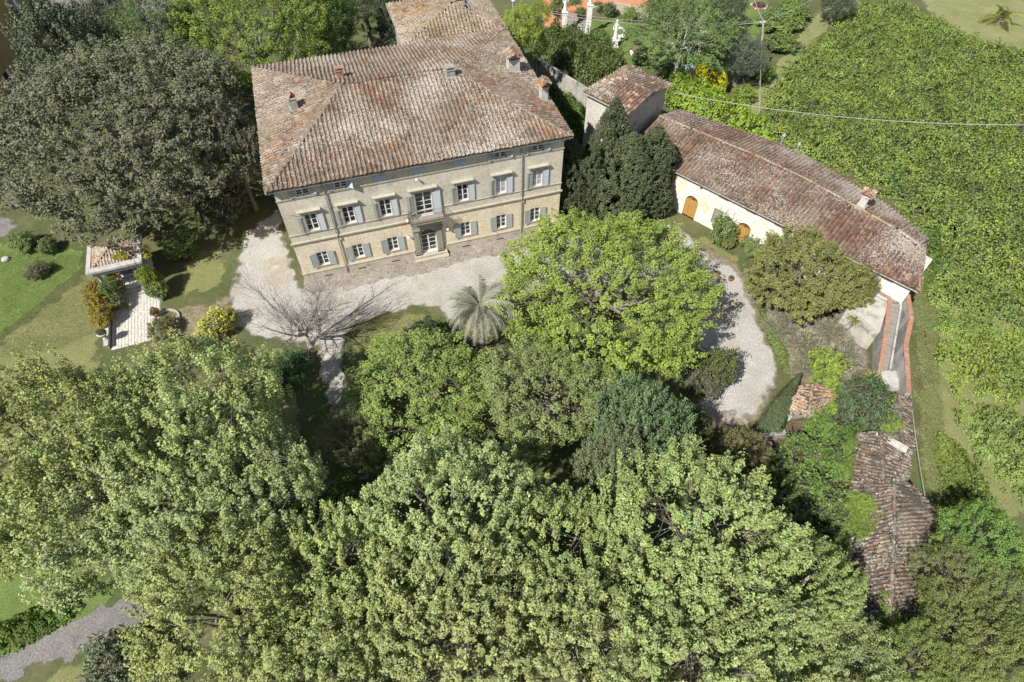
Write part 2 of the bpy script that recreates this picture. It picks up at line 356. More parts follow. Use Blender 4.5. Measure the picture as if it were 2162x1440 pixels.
# paved apron along the foot of the villa
sheet('villa_pavement', [(640, 560), (651, 614), (700, 612), (800, 592), (880, 574), (960, 556), (1080, 528), (1140, 510), (1170, 470), (1000, 470), (800, 520)], S_pave, .016, cell=.25, rim=.5)
# ------------------------------------------------------------------ roof tiles
def _tile_template():
    V = []; F = []
    for (y, w_, h_, z0) in ((0.0, .112, .125, .026), (.43, .094, .108, .002)):
        for k in range(5):
            a = math.pi*k/4; V.append((w_*math.cos(a), y, z0+h_*math.sin(a)))
    for k in range(4): F.append((k+1, k, 5+k, 6+k))
    F.append((0, 1, 2, 3, 4))
    b = len(V)
    V += [(.06, -.005, .022), (.33, -.005, .022), (.33, .40, .004), (.06, .40, .004), (.06, -.005, -.01), (.33, -.005, -.01)]
    F += [(b, b+1, b+2, b+3), (b+4, b+5, b+1, b)]
    return np.array(V), F
TV, TF = _tile_template()
TCOL = np.ones((len(TV), 3)); TCOL[10:] = (.62, .58, .55)   # pan tiles are darker than the cover tiles
TME = None
PAL_VILLA = [((0.213, 0.173, 0.135), 6), ((0.243, 0.204, 0.158), 6), ((0.281, 0.246, 0.200), 3.5), ((0.179, 0.142, 0.112), 4), ((0.258, 0.173, 0.119), 1.5), ((0.350, 0.177, 0.092), .22), ((0.334, 0.304, 0.250), 1.5)]
PAL_BARN = [((0.178, 0.126, 0.098), 6), ((0.203, 0.148, 0.116), 5), ((0.237, 0.186, 0.148), 3), ((0.143, 0.104, 0.082), 4), ((0.237, 0.123, 0.085), 1.3), ((0.274, 0.237, 0.193), 1.6)]
PAL_SHED = [((0.144, 0.128, 0.104), 6), ((0.192, 0.180, 0.149), 5), ((0.240, 0.236, 0.201), 3), ((0.102, 0.090, 0.075), 4), ((0.229, 0.152, 0.111), 1.2)]
PAL_SMALL = [((0.319, 0.200, 0.123), 5), ((0.380, 0.308, 0.223), 4), ((0.410, 0.216, 0.077), 2.5), ((0.228, 0.154, 0.108), 3)]
def roof_tiles(parent, mats, pal, seed, limit=300, first=None):
    """mats: list of 4x4 numpy matrices in the parent's space; the nearest become tile objects, the rest one mass"""
    global TME
    g = np.random.default_rng(seed); A = np.array(mats)
    cs = np.array([c for c, _ in pal]); wt = np.array([w_ for _, w_ in pal]); wt = wt/wt.sum()
    pk = g.choice(len(cs), len(A), p=wt)
    # neighbours share weathering: let a slow noise shift the pick
    lo = fnoise(A[:, 0, 3], A[:, 1, 3], 3.0, seed+5)
    big = fnoise(A[:, 0, 3], A[:, 1, 3], 8.0, seed+8)
    C = cs[pk]*(1+.14*lo[:, None])*g.uniform(.84, 1.17, (len(A), 1))
    pale = np.clip(big*.9-.1, 0, .75)[:, None]*g.uniform(.2, 1, (len(A), 1)); C = C*(1-pale)+np.array([.36, .325, .265])*pale
    red = np.clip(-big*.9-.15, 0, .6)[:, None]; C = C*(1-red)+C*np.array([1.10, .95, .86])*red
    C = C*np.array([1.08, .985, .92])
    if TME is None:
        o = mk('tile', TV, TF, M['tile'], col=TCOL); TME = o.data; bpy.data.objects.remove(o)
    mw = np.array(parent.matrix_basis) if parent.parent is None else np.array(parent.parent.matrix_basis @ parent.matrix_basis)
    wp = (mw @ A[:, :, 3].T).T[:, :3]
    d = np.linalg.norm(wp-np.array([0, 0, CAMH]), axis=1)
    order = np.argsort(d); near = order[:limit]; far = order[limit:]
    for i in near:
        t_ = link('tile', TME, parent); t_.matrix_local = Matrix(A[i].tolist()); t_.color = (*C[i], 1)
    if len(far):
        B = A[far]; n = len(TV)
        V = (np.einsum('aij,vj->avi', B[:, :3, :3], TV)+B[:, None, :3, 3]).reshape(-1, 3)
        base = np.array([i for f in TF for i in f]); tt = np.array([len(f) for f in TF])
        L = (base[None]+(np.arange(len(far))*n)[:, None]).reshape(-1); T = np.tile(tt, len(far))
        o = mk('tiles', V, L.astype(np.int32), M['tile'], parent, col=np.repeat(C[far], n, 0)*np.tile(TCOL, (len(far), 1)), totals=T.astype(np.int32)); tag(o, kind='stuff')

def frame4(p, x, y, g, jit=.012, rot=.03):
    z = np.cross(x, y); z /= np.linalg.norm(z); x = np.cross(y, z)
    a = g.normal(0, rot); x, y = x*math.cos(a)+y*math.sin(a), y*math.cos(a)-x*math.sin(a)
    m = np.eye(4); m[:3, 0] = x; m[:3, 1] = y; m[:3, 2] = z
    m[:3, 3] = p+z*abs(g.normal(0, .006))+x*g.normal(0, jit)+y*g.normal(0, jit*2); return m
PITCH, EXPO = .375, .345
def slope_planar(o, e, s, poly, seed, out, pitch=PITCH, expo=EXPO, wave=.02):
    """tiles on a flat slope: o origin at the eave, e along the eave, s up the slope, poly in (along, up)"""
    g = np.random.default_rng(seed); P = np.array(poly)
    na = int((P[:, 0].max()-P[:, 0].min())/pitch)+1; a0 = P[:, 0].min()
    nb = int(P[:, 1].max()/expo)+1
    I, J = np.meshgrid(np.arange(na), np.arange(nb)); A_ = a0+(I+.5)*pitch; B_ = J*expo
    ok = inside(poly, A_, B_+.2)
    for a, b in zip(A_[ok], B_[ok]):
        sag = -.10*abs(math.sin(a*.3+seed))*math.sin(min(1, b/9)*math.pi)+.02*math.sin(a*1.7+b*.9)
        p = o+e*(a+wave*math.sin(b*1.3+a*.7))+s*b; p = p+np.cross(e, s)*(.14+sag)
        out.append(frame4(p, e, s, g))
def slope_strip(E, Rr, seed, out, pitch=PITCH, expo=EXPO, rough=1.0, lost=0.0):
    """tiles on a bent slope between an eave polyline and a ridge polyline"""
    g = np.random.default_rng(seed); E = [np.array(p, float) for p in E]; Rr = [np.array(p, float) for p in Rr]
    for k in range(len(E)-1):
        L = (np.linalg.norm(E[k+1]-E[k])+np.linalg.norm(Rr[k+1]-Rr[k]))/2; n = max(1, round(L/pitch))
        for i in range(n):
            f = (i+.5)/n; p0 = E[k]*(1-f)+E[k+1]*f; p1 = Rr[k]*(1-f)+Rr[k+1]*f; d = p1-p0; l = np.linalg.norm(d); y = d/l
            x = (E[k+1]-E[k])*.5+(Rr[k+1]-Rr[k])*.5; x -= y*np.dot(x, y); wdt = np.linalg.norm(x)/n; x /= np.linalg.norm(x)
            if np.cross(x, y)[2] < 0: x = -x
            nz = np.cross(x, y)
            for j in range(int(l/expo)):
                if g.random() < lost: continue
                out.append(frame4(p0+y*(j*expo)+nz*(.03+.03*rough*math.sin(i*.5+j*.7+seed)*math.sin(j*.31)), x, y, g, .012*rough, .03*rough))
def ridge_line(a, b, g, out, lift=.05, step=.36):
    a = np.array(a, float); b = np.array(b, float); d = b-a; l = np.linalg.norm(d); y = d/l
    x = np.cross(y, np.array([0, 0, 1.0])); x /= np.linalg.norm(x)
    for j in range(int(l/step)):
        m = frame4(a+y*(j*step), x, y, g, .01, .05); m[:3, 0] *= 1.25; m[2, 3] += lift; out.append(m)
RV, RF = TV[:10], TF[:5]
def ridge_tiles(parent, mats, pal, seed):
    g = np.random.default_rng(seed)
    if 'ridge' not in M_MESH:
        o = mk('ridge_tile', RV, RF, M['tile'], col=np.ones((len(RV), 3))); M_MESH['ridge'] = o.data; bpy.data.objects.remove(o)
    for m in mats:
        t_ = link('ridge_tile', M_MESH['ridge'], parent); t_.matrix_local = Matrix(m.tolist())
        c = np.array(pal[g.integers(len(pal))][0])*g.uniform(.8, 1.15); t_.color = (*c, 1)
M_MESH = {}
# ------------------------------------------------------------------ the villa
VA = R(17.2); VO = np.array([-19.2, 40.53, 0.0]); VU = np.array([math.cos(VA), math.sin(VA), 0]); VV = np.array([-math.sin(VA), math.cos(VA), 0])
def loc(p): d = np.asarray(p)-VO; return np.array([d@VU, d@VV, d[2]])
VW, VD = 24.9, 19.0
villa = empty('villa', VO, VA, 'long two-storey villa with attic, grey shutters and weathered hipped tile roof', 'villa')

def facade(name, x0, x1, z0, z1, holes, m, parent, depth=.24, y=0.0):
    """a wall face at y with openings and their reveals"""
    xs = sorted({x0, x1, *[h[0] for h in holes], *[h[1] for h in holes]}); zs = sorted({z0, z1, *[h[2] for h in holes], *[h[3] for h in holes]})
    b = MB()
    for i in range(len(xs)-1):
        for j in range(len(zs)-1):
            cx, cz = (xs[i]+xs[i+1])/2, (zs[j]+zs[j+1])/2
            if any(h[0] < cx < h[1] and h[2] < cz < h[3] for h in holes): continue
            b.quad((xs[i], y, zs[j]), (xs[i+1], y, zs[j]), (xs[i+1], y, zs[j+1]), (xs[i], y, zs[j+1]))
    for (a, c, d, e) in holes:
        q = y+depth
        b.quad((a, y, d), (a, y, e), (a, q, e), (a, q, d)); b.quad((c, y, d), (c, q, d), (c, q, e), (c, y, e))
        b.quad((a, y, d), (a, q, d), (c, q, d), (c, y, d)); b.quad((a, y, e), (c, y, e), (c, q, e), (a, q, e))
    return b
GFC = [2.12, 5.32, 8.55, 15.5, 19.02, 22.43]
UFC = [2.18, 5.34, 8.54, 15.5, 19.07, 22.53]
ATC = [2.18, 5.3, 19.05, 22.5]; ATB = [8.52, 11.9, 15.5]
DOORC = 11.88
gh = [(c-.48, c+.48, 1.55, 3.12) for c in GFC]+[(DOORC-.74, DOORC+.74, .42, 3.30)]
uh = [(c-.49, c+.49, 5.72, 7.47) for c in UFC]+[(11.92-.74, 11.92+.74, 4.86, 7.5)]+[(c-.52, c+.52, 9.52, 10.08) for c in ATC]
b = facade('w', 0, VW, 0, 4.62, gh, None, None)
b.quad((0, VD, 0), (0, 0, 0), (0, 0, 4.62), (0, VD, 4.62)); b.quad((VW, 0, 0), (VW, VD, 0), (VW, VD, 4.62), (VW, 0, 4.62)); b.quad((VW, VD, 0), (0, VD, 0), (0, VD, 4.62), (VW, VD, 4.62))
gw = b.build('ground_floor_wall', M['sandstone'], villa)
b = facade('w', 0, VW, 4.62, 10.9, uh, None, None)
b.quad((0, VD, 4.62), (0, 0, 4.62), (0, 0, 10.9), (0, VD, 10.9)); b.quad((VW, 0, 4.62), (VW, VD, 4.62), (VW, VD, 10.9), (VW, 0, 10.9)); b.quad((VW, VD, 4.62), (0, VD, 4.62), (0, VD, 10.9), (VW, VD, 10.9))
uw = b.build('upper_wall', M['plaster'], villa)
# rusticated courses of the ground floor, proud of the joints, cut at every opening
CH = .46; PR = .008
course_holes = [(a-.02, c+.02, d-.05, e+.02) for a, c, d, e in gh[:-1]]+[(DOORC-1.42, DOORC+1.42, 0, 4.6)]
z = 1.02
while z < 4.45:
    z1 = min(z+CH-.016, 4.5); cuts = sorted([(a, c) for a, c, d, e in course_holes if d < z1-.03 and e > z+.03]); x = .02
    spans = []
    for a, c in cuts:
        if a > x: spans.append((x, a))
        x = max(x, c)
    if x < VW-.02: spans.append((x, VW-.02))
    for a, c in spans: MB().box(a, c, -PR, .01, z, z1).build('ashlar_course', M['sandstone'], gw)
    z += CH
# dark strips over each ground-floor window paint shade and dirt of incised voussoir joints
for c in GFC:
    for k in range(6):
        t0 = R(40+k*20); MB().add([(c+.30*math.cos(t0)*1.5+q*math.sin(t0), -.012, 3.16+.08*math.sin(t0)-q*math.cos(t0)) for q in (-.011, .011)]+[(c+1.12*math.cos(t0)*1.1+q*math.sin(t0), -.012, 3.22+.98*math.sin(t0)-q*math.cos(t0)) for q in (.011, -.011)], [(0, 1, 2, 3)]).build('voussoir_joint_shade', M['plinth'], gw)
# plinth and courses
pb = MB(); pb.box(-.05, DOORC-1.45, -.07, .0, 0, .98); pb.box(DOORC+1.45, VW+.05, -.07, 0, 0, .98); pb.build('plinth', M['plinth'], villa)
pb = MB(); pb.box(-.07, DOORC-1.47, -.11, -.0705, .86, .97); pb.box(DOORC+1.47, VW+.07, -.11, -.0705, .86, .97); pb.build('plinth_moulding', M['trim'], villa)
for c in (2.14, 5.27, 8.5, 15.41, 18.87, 22.3): MB().box(c-.36, c+.36, -.082, -.0703, .16, .27).build('cellar_vent', M['dark'], villa)
MB().box(-.14, VW+.14, -.16, .0, 4.60, 4.74).box(-.10, VW+.10, -.10, 0, 4.50, 4.598).build('string_course', M['trim'], villa)
MB().box(-.06, VW+.06, -.07, .0, 5.50, 5.585).build('sill_course', M['trim'], villa)
MB().box(-.06, VW+.06, -.075, .0, 9.30, 9.43).build('attic_course', M['trim'], villa)

def window(parent, x0, x1, z0, z1, rows, pane, y=.13, leafs=2, panel=0.0, name='window', sillz=True, fm=None):
    f = MB(); fw = .065; fm = fm or M['frame']
    f.box(x0, x0+fw, y, y+.06, z0, z1); f.box(x1-fw, x1, y, y+.06, z0, z1); f.box(x0+fw, x1-fw, y, y+.06, z1-fw, z1); f.box(x0+fw, x1-fw, y, y+.06, z0, z0+fw+panel*.2)
    xm = (x0+x1)/2; f.box(xm-.055, xm+.055, y-.012, y+.05, z0+fw+panel*.2, z1-fw)
    zz = z0+fw+panel
    if panel: f.box(x0+fw, xm-.055, y, y+.05, zz-.05, zz); f.box(xm+.055, x1-fw, y, y+.05, zz-.05, zz)
    for k in range(1, rows):
        q = zz+(z1-fw-zz)*k/rows
        f.box(x0+fw, xm-.055, y+.002, y+.04, q-.016, q+.016); f.box(xm+.055, x1-fw, y+.002, y+.04, q-.016, q+.016)
    o = f.build(name, fm, parent)
    MB().box(x0+fw*.5, xm, y+.031, y+.036, z0+.03, z1-.03).build('pane', pane, o)
    MB().box(xm, x1-fw*.5, y+.031, y+.036, z0+.03, z1-.03).build('pane', pane, o)
    if panel:
        g = MB()
        for xa, xb in ((x0+fw, xm-.055), (xm+.055, x1-fw)):
            n = 4
            for k in range(n):
                a = xa+(xb-xa)*k/n; c = xa+(xb-xa)*(k+1)/n
                g.bar((a, y+.01, z0+.08), (c, y+.01, zz-.06), .012); g.bar((c, y+.012, z0+.08), (a, y+.012, zz-.06), .012)
        g.build('grille', M['pipe'], o)
    if sillz: MB().box(x0-.10, x1+.10, -.10, y-.001, z0-.11, z0-.002).build('sill', M['trim'], o)
    return o
SHM = {}
def shutter(parent, hx, z0, z1, wd, ang, right, m, louvre=True, split=None):
    key = (round(z1-z0, 2), round(wd, 2), m.name, split)
    h = z1-z0
    if key not in SHM:
        f = MB(); t = .035; r = .055
        f.box(0, r, 0, t, 0, h); f.box(wd-r, wd, 0, t, 0, h); f.box(r, wd-r, 0, t, 0, r); f.box(r, wd-r, 0, t, h-r, h)
        if split: f.box(r, wd-r, 0, t, split-.05, split+.03)
        o = f.build('shutter', m); fm = o.data; bpy.data.objects.remove(o)
        l = MB()
        if louvre:
            n = int((h-2*r)/.062)
            for k in range(n):
                q = r+(h-2*r)*(k+.5)/n
                if split and abs(q-split) < .06: continue
                l.add([(r, .004, q-.022), (wd-r, .004, q-.022), (wd-r, .031, q+.022), (r, .031, q+.022)], [(0, 1, 2, 3)])
        else:
            l.box(r, wd-r, .010, .024, r, h-r)
        o = l.build('louvre', m); lm = o.data; bpy.data.objects.remove(o); SHM[key] = (fm, lm)
    s = link('shutter', SHM[key][0], parent); s.location = (hx, -.07, z0)
    s.rotation_euler = (0, 0, -ang if right else math.pi+ang)
    link('louvres' if louvre else 'panel', SHM[key][1], s); return s
for i, c in enumerate(GFC):
    window(villa, c-.48, c+.48, 1.55, 3.12, 3, M['glass'])
    a = R(random.Random(i).uniform(3, 9))
    shutter(villa, c-.50, 1.46, 3.12, .56, a, False, M['shutter2'], False); shutter(villa, c+.50, 1.46, 3.12, .56, a*.8, True, M['shutter2'], False)
for i, c in enumerate(UFC):
    window(villa, c-.49, c+.49, 5.72, 7.47, 3, M['curtain'] if c > 18 else M['glass'])
    a = R(random.Random(i+40).uniform(3, 9))
    shutter(villa, c-.51, 5.60, 7.45, .56, a, False, M['shutter']); shutter(villa, c+.51, 5.60, 7.45, .56, a*.8, True, M['shutter'])
for c, hw in [(c, 1.0) for c in UFC]+[(11.92, 1.3)]:
    q = MB(); q.box(c-hw, c+hw, -.34, 0, 7.98, 8.06); q.box(c-hw+.06, c+hw-.06, -.26, 0, 7.9, 7.979); q.box(c-hw+.16, c+hw-.16, -.12, 0, 7.78, 7.899)
    q.box(c-hw+.2, c-hw+.3, -.07, 0, 7.5, 7.779); q.box(c+hw-.3, c+hw-.2, -.07, 0, 7.5, 7.779)
    q.build('window_cornice', M['trim'], villa)
for c in ATC:
    window(villa, c-.52, c+.52, 9.52, 10.08, 2, M['glass'], sillz=True)
    a = R(random.Random(int(c*9)).uniform(6, 16)+(30 if abs(c-5.3) < .1 else 0))
    shutter(villa, c-.54, 9.5, 10.1, .55, R(8), False, M['shutter']); shutter(villa, c+.54, 9.5, 10.1, .55, a, True, M['shutter'])
for c in ATB: MB().box(c-.54, c+.54, -.03, .0, 9.44, 10.1).box(c-.50, c-.02, -.045, -.0305, 9.48, 10.06).box(c+.02, c+.50, -.045, -.0305, 9.48, 10.06).build('blind_panel', M['blind'], villa)
# balcony door, balcony
window(villa, 11.92-.74, 11.92+.74, 4.88, 7.5, 4, M['glass'], panel=.55, name='balcony_door', sillz=False)
shutter(villa, 11.92-.76, 4.92, 7.48, .76, R(6), False, M['shutter'], split=.55); shutter(villa, 11.92+.76, 4.92, 7.48, .76, R(6), True, M['shutter'], split=.55)
bal = MB().box(10.35, 13.5, -1.0, -.0, 4.745, 4.86).box(10.45, 13.4, -.9, 0, 4.62, 4.744).build('balcony', M['pietra'], villa)
q = MB()
for k, (x0, x1, y0, y1) in enumerate(((10.38, 13.47, -.97, -.97), (10.38, 10.38, -.97, -.02), (13.47, 13.47, -.97, -.02))):
    q.tube([(x0, y0, 5.82), (x1, y1, 5.82)], [.022, .022], 5); q.tube([(x0, y0, 4.93), (x1, y1, 4.93)], [.018, .018], 4); q.tube([(x0, y0, 5.22), (x1, y1, 5.22)], [.014, .014], 4)
    n = 26 if k == 0 else 8
    for i in range(n+1):
        f = i/n; x = x0+(x1-x0)*f; y = y0+(y1-y0)*f; o_ = -.10 if k == 0 else 0; ox = (-.10 if k == 1 else .10 if k == 2 else 0)
        q.tube([(x, y, 5.82), (x+ox*.3, y+o_*.3, 5.5), (x+ox, y+o_, 5.15), (x, y, 4.86)], [.011]*4, 4)
    for i in range(n):
        f = (i+.5)/n; x = x0+(x1-x0)*f; y = y0+(y1-y0)*f
        q.tube([(x, y, 4.94), (x+(x1-x0)*.35/n, y+(y1-y0)*.35/n, 5.08), (x, y, 5.21), (x-(x1-x0)*.35/n, y-(y1-y0)*.35/n, 5.08), (x, y, 4.94)], [.010]*5, 3)
q.build('railing', M['iron'], bal)
for x in (10.72, 13.12):
    MB().add([(x-.12, 0, 4.2), (x+.12, 0, 4.2), (x+.12, 0, 4.62), (x-.12, 0, 4.62), (x-.12, -.12, 4.24), (x+.12, -.12, 4.24), (x+.12, -.78, 4.61), (x-.12, -.78, 4.61)], [(4, 5, 6, 7), (0, 1, 5, 4), (7, 6, 2, 3), (0, 4, 7, 3), (1, 2, 6, 5)]).build('bracket', M['pietra'], bal)
# portal
pt = MB()
for s in (-1, 1):
    x = DOORC+s*1.08; pt.box(x-.30, x+.30, -.16, 0, .40, 3.4); pt.box(x-.22, x+.22, -.22, -.1605, .75, 3.2); pt.box(x-.34, x+.34, -.27, 0, .2, .40); pt.box(x-.36, x+.36, -.3, 0, 3.4, 3.58)
    pt.box(x-.32, x+.32, -.2, 0, 3.581, 4.2)
# arch ring and spandrel
n = 12; cx, cz, ra = DOORC, 2.58, .72
for i in range(n):
    t0, t1 = math.pi*i/n, math.pi*(i+1)/n
    a0 = (cx+ra*math.cos(t0), cz+ra*math.sin(t0)); a1 = (cx+ra*math.cos(t1), cz+ra*math.sin(t1)); o0 = (max(cx-.76, min(cx+.76, cx+1.2*math.cos(t0))), min(3.58, cz+1.2*math.sin(t0))); o1 = (max(cx-.76, min(cx+.76, cx+1.2*math.cos(t1))), min(3.58, cz+1.2*math.sin(t1)))
    pt.add([(a0[0], -.08, a0[1]), (a1[0], -.08, a1[1]), (o1[0], -.08, o1[1]), (o0[0], -.08, o0[1]), (a0[0], .2, a0[1]), (a1[0], .2, a1[1])], [(0, 3, 2, 1), (0, 1, 5, 4)])
pt.box(cx-.76, cx+.76, -.2, 0, 3.581, 4.2)
pt.build('portal', M['pietra'], villa)
MB().box(DOORC-1.55, DOORC+1.65, -.85, -.0, .0, .20).box(DOORC-1.5, DOORC+1.6, -.5, .24, .2005, .40).build('door_step', M['trim'], villa)
window(villa, DOORC-.72, DOORC+.72, .41, 2.55, 3, M['glass'], panel=.5, y=.17, name='front_door', sillz=False)
fl = MB().box(DOORC-.74, DOORC+.74, .16, .22, 2.55, 2.62)
for k in range(1, 6): fl.bar((DOORC, .19, 2.6), (DOORC+.72*math.cos(math.pi*k/6), .19, 2.6+.7*math.sin(math.pi*k/6)), .014)
fl = fl.build('fanlight', M['iron'], villa); MB().box(DOORC-.74, DOORC+.74, .225, .235, 2.6, 3.3).build('pane', M['glass'], fl)
# downpipes, lamps, anchor iron
for x in (3.88, 20.98):
    q = MB(); q.tube([(x-.02, -.5, 10.7), (x, -.3, 10.45), (x, -.12, 10.25), (x, -.12, 4.95), (x, -.24, 4.8), (x, -.24, 4.5), (x, -.13, 4.3), (x, -.13, .05)], [.055]*8, 8)
    q.build('downpipe', M['pipe'], villa)
for x, z_, r_ in ((11.55, 9.12, .12), (10.2, 4.9, .15), (10.05, 2.95, .13), (13.75, 2.95, .13)):
    q = MB(); q.lathe([(.02, -r_), (r_*.7, -r_*.7), (r_, 0), (r_*.7, r_*.7), (.02, r_)], 12, (x, -.26, z_)); o = q.build('wall_lamp', M['lamp'], villa, True)
    MB().tube([(x, 0, z_+.05), (x, -.2, z_+.05)], [.03, .03], 6).build('bracket', M['iron'], o)
MB().bar((.75, -.03, 7.75), (1.65, -.03, 7.3), .025).build('tie_iron', M['iron'], villa)

# ---- roof
EZ, RZ = 10.72, 13.05
eu0, eu1, ev0, ev1 = -.48, 25.42, -.58, 19.3
RL = np.array([7.35, 9.35, RZ]); RRt = np.array([16.98, 9.35, RZ])
C_ = [np.array(p, float) for p in ((eu0, ev0, EZ), (eu1, ev0, EZ), (eu1, ev1, EZ), (eu0, ev1, EZ))]
rb = MB(); rb.add([*C_, RL, RRt], [(0, 1, 5, 4), (1, 2, 5), (2, 3, 4, 5), (3, 0, 4), (3, 2, 1, 0)])
roof = rb.build('roof', M['roofbase'], villa)
def planar(p0, p1, top, seed, out, **kw):
    """a hip slope: eave p0->p1 and the upper points (1 or 2)"""
    e = (p1-p0)/np.linalg.norm(p1-p0); n = np.cross(e, top[0]-p0); n /= np.linalg.norm(n); s = np.cross(n, e)
    poly = [(0, 0), (np.linalg.norm(p1-p0), 0)]+[((t-p0)@e, (t-p0)@s) for t in top]
    slope_planar(p0, e, s, poly, seed, out, **kw)
mats = []
planar(C_[0], C_[1], [RRt, RL], 1, mats); planar(C_[1], C_[2], [RRt], 2, mats); planar(C_[2], C_[3], [RL, RRt], 3, mats); planar(C_[3], C_[0], [RL], 4, mats)
roof_tiles(roof, mats, PAL_VILLA, 11)
g_ = np.random.default_rng(5); rm = []
for a, b_ in ((C_[0], RL), (C_[1], RRt), (C_[2], RRt), (C_[3], RL), (RL, RRt)): ridge_line(a, b_, g_, rm, .06)
ridge_tiles(roof, rm, PAL_VILLA[:5], 6)
gt = MB()
for a, b_ in ((0, 3), (3, 2), (2, 1)):
    p, q = C_[a], C_[b_]; gt.tube([p+(0, 0, -.04), q+(0, 0, -.04)], [.085, .085], 8)
gt.build('gutter', M['gutter'], villa)
q = MB().box(eu0, eu1, ev0+.04, 0, EZ-.14, EZ-.02); q.box(eu0+.04, 0, 0, ev1, EZ-.14, EZ-.02); q.box(VW, eu1-.04, 0, ev1, EZ-.14, EZ-.02)
q.build('eave_boards', M['grey_wood'], villa)
q = MB()
for k in range(60):
    x = eu0+.2+k*(eu1-eu0-.4)/59; q.box(x-.04, x+.04, ev0+.06, -.005, EZ-.25, EZ-.142)
q.build('rafters', M['grey_wood'], villa)

def zroof(u, v):
    fs = [(v-ev0)/(9.35-ev0), (ev1-v)/(ev1-9.35), (u-eu0)/(RL[0]-eu0), (eu1-u)/(eu1-RRt[0])]; return EZ+(RZ-EZ)*min(1, max(0, min(fs)))
def on_roof(px, py):
    r = ray(px, py); o = np.array([0, 0, CAMH]); t = 20.0
    for k in range(4000):
        t += .02; p = loc(o+r*t)
        if p[2] <= zroof(p[0], p[1]): return p
    return p
def cap_tiles(m, x0, x1, y0, y1, z, parent, pal, seed):
    """little gabled tile hat"""
    out = []; xm = (x0+x1)/2; hgt = (x1-x0)*.32
    slope_strip([(x0, y0, z), (x0, y1, z)], [(xm, y0, z+hgt), (xm, y1, z+hgt)], seed, out, .3, .3); slope_strip([(x1, y0, z), (x1, y1, z)], [(xm, y0, z+hgt), (xm, y1, z+hgt)], seed+1, out, .3, .3)
    g = np.random.default_rng(seed)
    for mm in out:
        t_ = link('tile', TME, parent); t_.matrix_local = Matrix(mm.tolist()); t_.color = (*(np.array(pal[g.integers(len(pal))][0])*g.uniform(.8, 1.2)), 1)
def chimney(px, py, wx, wy, h, m, style, parent=None, base=None, seed=1):
    p = on_roof(px, py) if base is None else base; x, y, z0 = p; z0 -= .3; zt = z0+.3+h; parent = parent or villa
    b = MB().box(x-wx/2, x+wx/2, y-wy/2, y+wy/2, z0, zt).box(x-wx/2-.06, x+wx/2+.06, y-wy/2-.06, y+wy/2+.06, zt, zt+.09)
    c = b.build('chimney', m, parent)
    MB().box(x-wx/2-.12, x+wx/2+.12, y-wy/2-.12, y+wy/2+.12, z0+.1, z0+.48).build('flashing', M['mortar'], c)
    if style == 'hat':
        q = MB()
        for sx in (-1, 1):
            for sy in (-1, 0, 1): q.box(x+sx*(wx/2-.08)-.06, x+sx*(wx/2-.08)+.06, y+sy*(wy/2-.08)-.06, y+sy*(wy/2-.08)+.06, zt+.0905, zt+.34)
        q.build('piers', M['brick'], c)
        MB().add([(x-wx/2-.15, y-wy/2-.15, zt+.35), (x+wx/2+.15, y-wy/2-.15, zt+.35), (x+wx/2+.15, y+wy/2+.15, zt+.35), (x-wx/2-.15, y+wy/2+.15, zt+.35), (x, y-wy/2-.15, zt+.36+(wx+.3)*.16), (x, y+wy/2+.15, zt+.36+(wx+.3)*.16)], [(0, 3, 2, 1), (0, 1, 4), (2, 3, 5), (1, 2, 5, 4), (3, 0, 4, 5)]).build('hat', M['brick'], c)
        cap_tiles(None, x-wx/2-.2, x+wx/2+.2, y-wy/2-.18, y+wy/2+.18, zt+.37, c, PAL_SMALL, seed)
    elif style == 'tent':
        MB().add([(x-wx*.42, y-.3, zt+.09), (x-.03, y-.3, zt+.5), (x+wx*.42, y-.3, zt+.09), (x-wx*.42, y+.3, zt+.09), (x-.03, y+.3, zt+.5), (x+wx*.42, y+.3, zt+.09)], [(0, 1, 4, 3), (1, 2, 5, 4)]).build('cowl', M['terracotta'], c)
    elif style == 'slab':
        MB().box(x-wx/2-.05, x+wx/2+.05, y-wy/2-.05, y+wy/2+.05, zt+.25, zt+.32).box(x-wx/2, x-wx/2+.1, y-wy/2, y+wy/2, zt+.09, zt+.25).box(x+wx/2-.1, x+wx/2, y-wy/2, y+wy/2, zt+.09, zt+.25).build('cowl', m, c)
    return c
chimney(624, 232, .62, .62, 1.15, M['chimney_dark'], 'tent')
chimney(719, 165, .62, .45, .75, M['brick'], 'slab')
chimney(951, 163, .75, .6, .75, M['chimney_dark'], 'slab')
chimney(1083, 150, 1.05, 1.05, 1.25, M['chimney'], 'hat', seed=3)
chimney(1147, 212, .62, .75, 1.35, M['chimney'], 'hat', seed=5)

# ------------------------------------------------------------------ house behind the villa
Z2 = 10.6
A2 = loc(at(849, 92, Z2)); B2 = loc(at(834, 8, Z2)); P2 = loc(at(953, 8, 12.6))
rear = empty('rear_house', VO, VA, 'older house behind the villa, its hipped tile roof cut off by the upper edge', 'house')
x0, y0, y1 = A2[0], 19.45, B2[1]; x1 = 25.6
apx, apy = P2[0], P2[1]
D_ = [np.array(p, float) for p in ((x0, y0, Z2), (x1, y0, Z2), (x1, y1, Z2), (x0, y1, Z2))]
T0 = np.array((apx, apy, 12.6)); T1 = np.array((x1-5.0, apy, 12.6))
MB().box(x0+.5, x1-.5, y0+.1, y1-.5, 0, Z2).build('wall', M['old_wall'], rear)
rr = MB().add([*D_, T0, T1], [(0, 1, 5, 4), (1, 2, 5), (2, 3, 4, 5), (3, 0, 4), (3, 2, 1, 0)]).build('roof', M['roofbase'], rear)
mats = []; planar(D_[0], D_[1], [T1, T0], 21, mats); planar(D_[1], D_[2], [T1], 22, mats); planar(D_[2], D_[3], [T0, T1], 23, mats); planar(D_[3], D_[0], [T0], 24, mats)
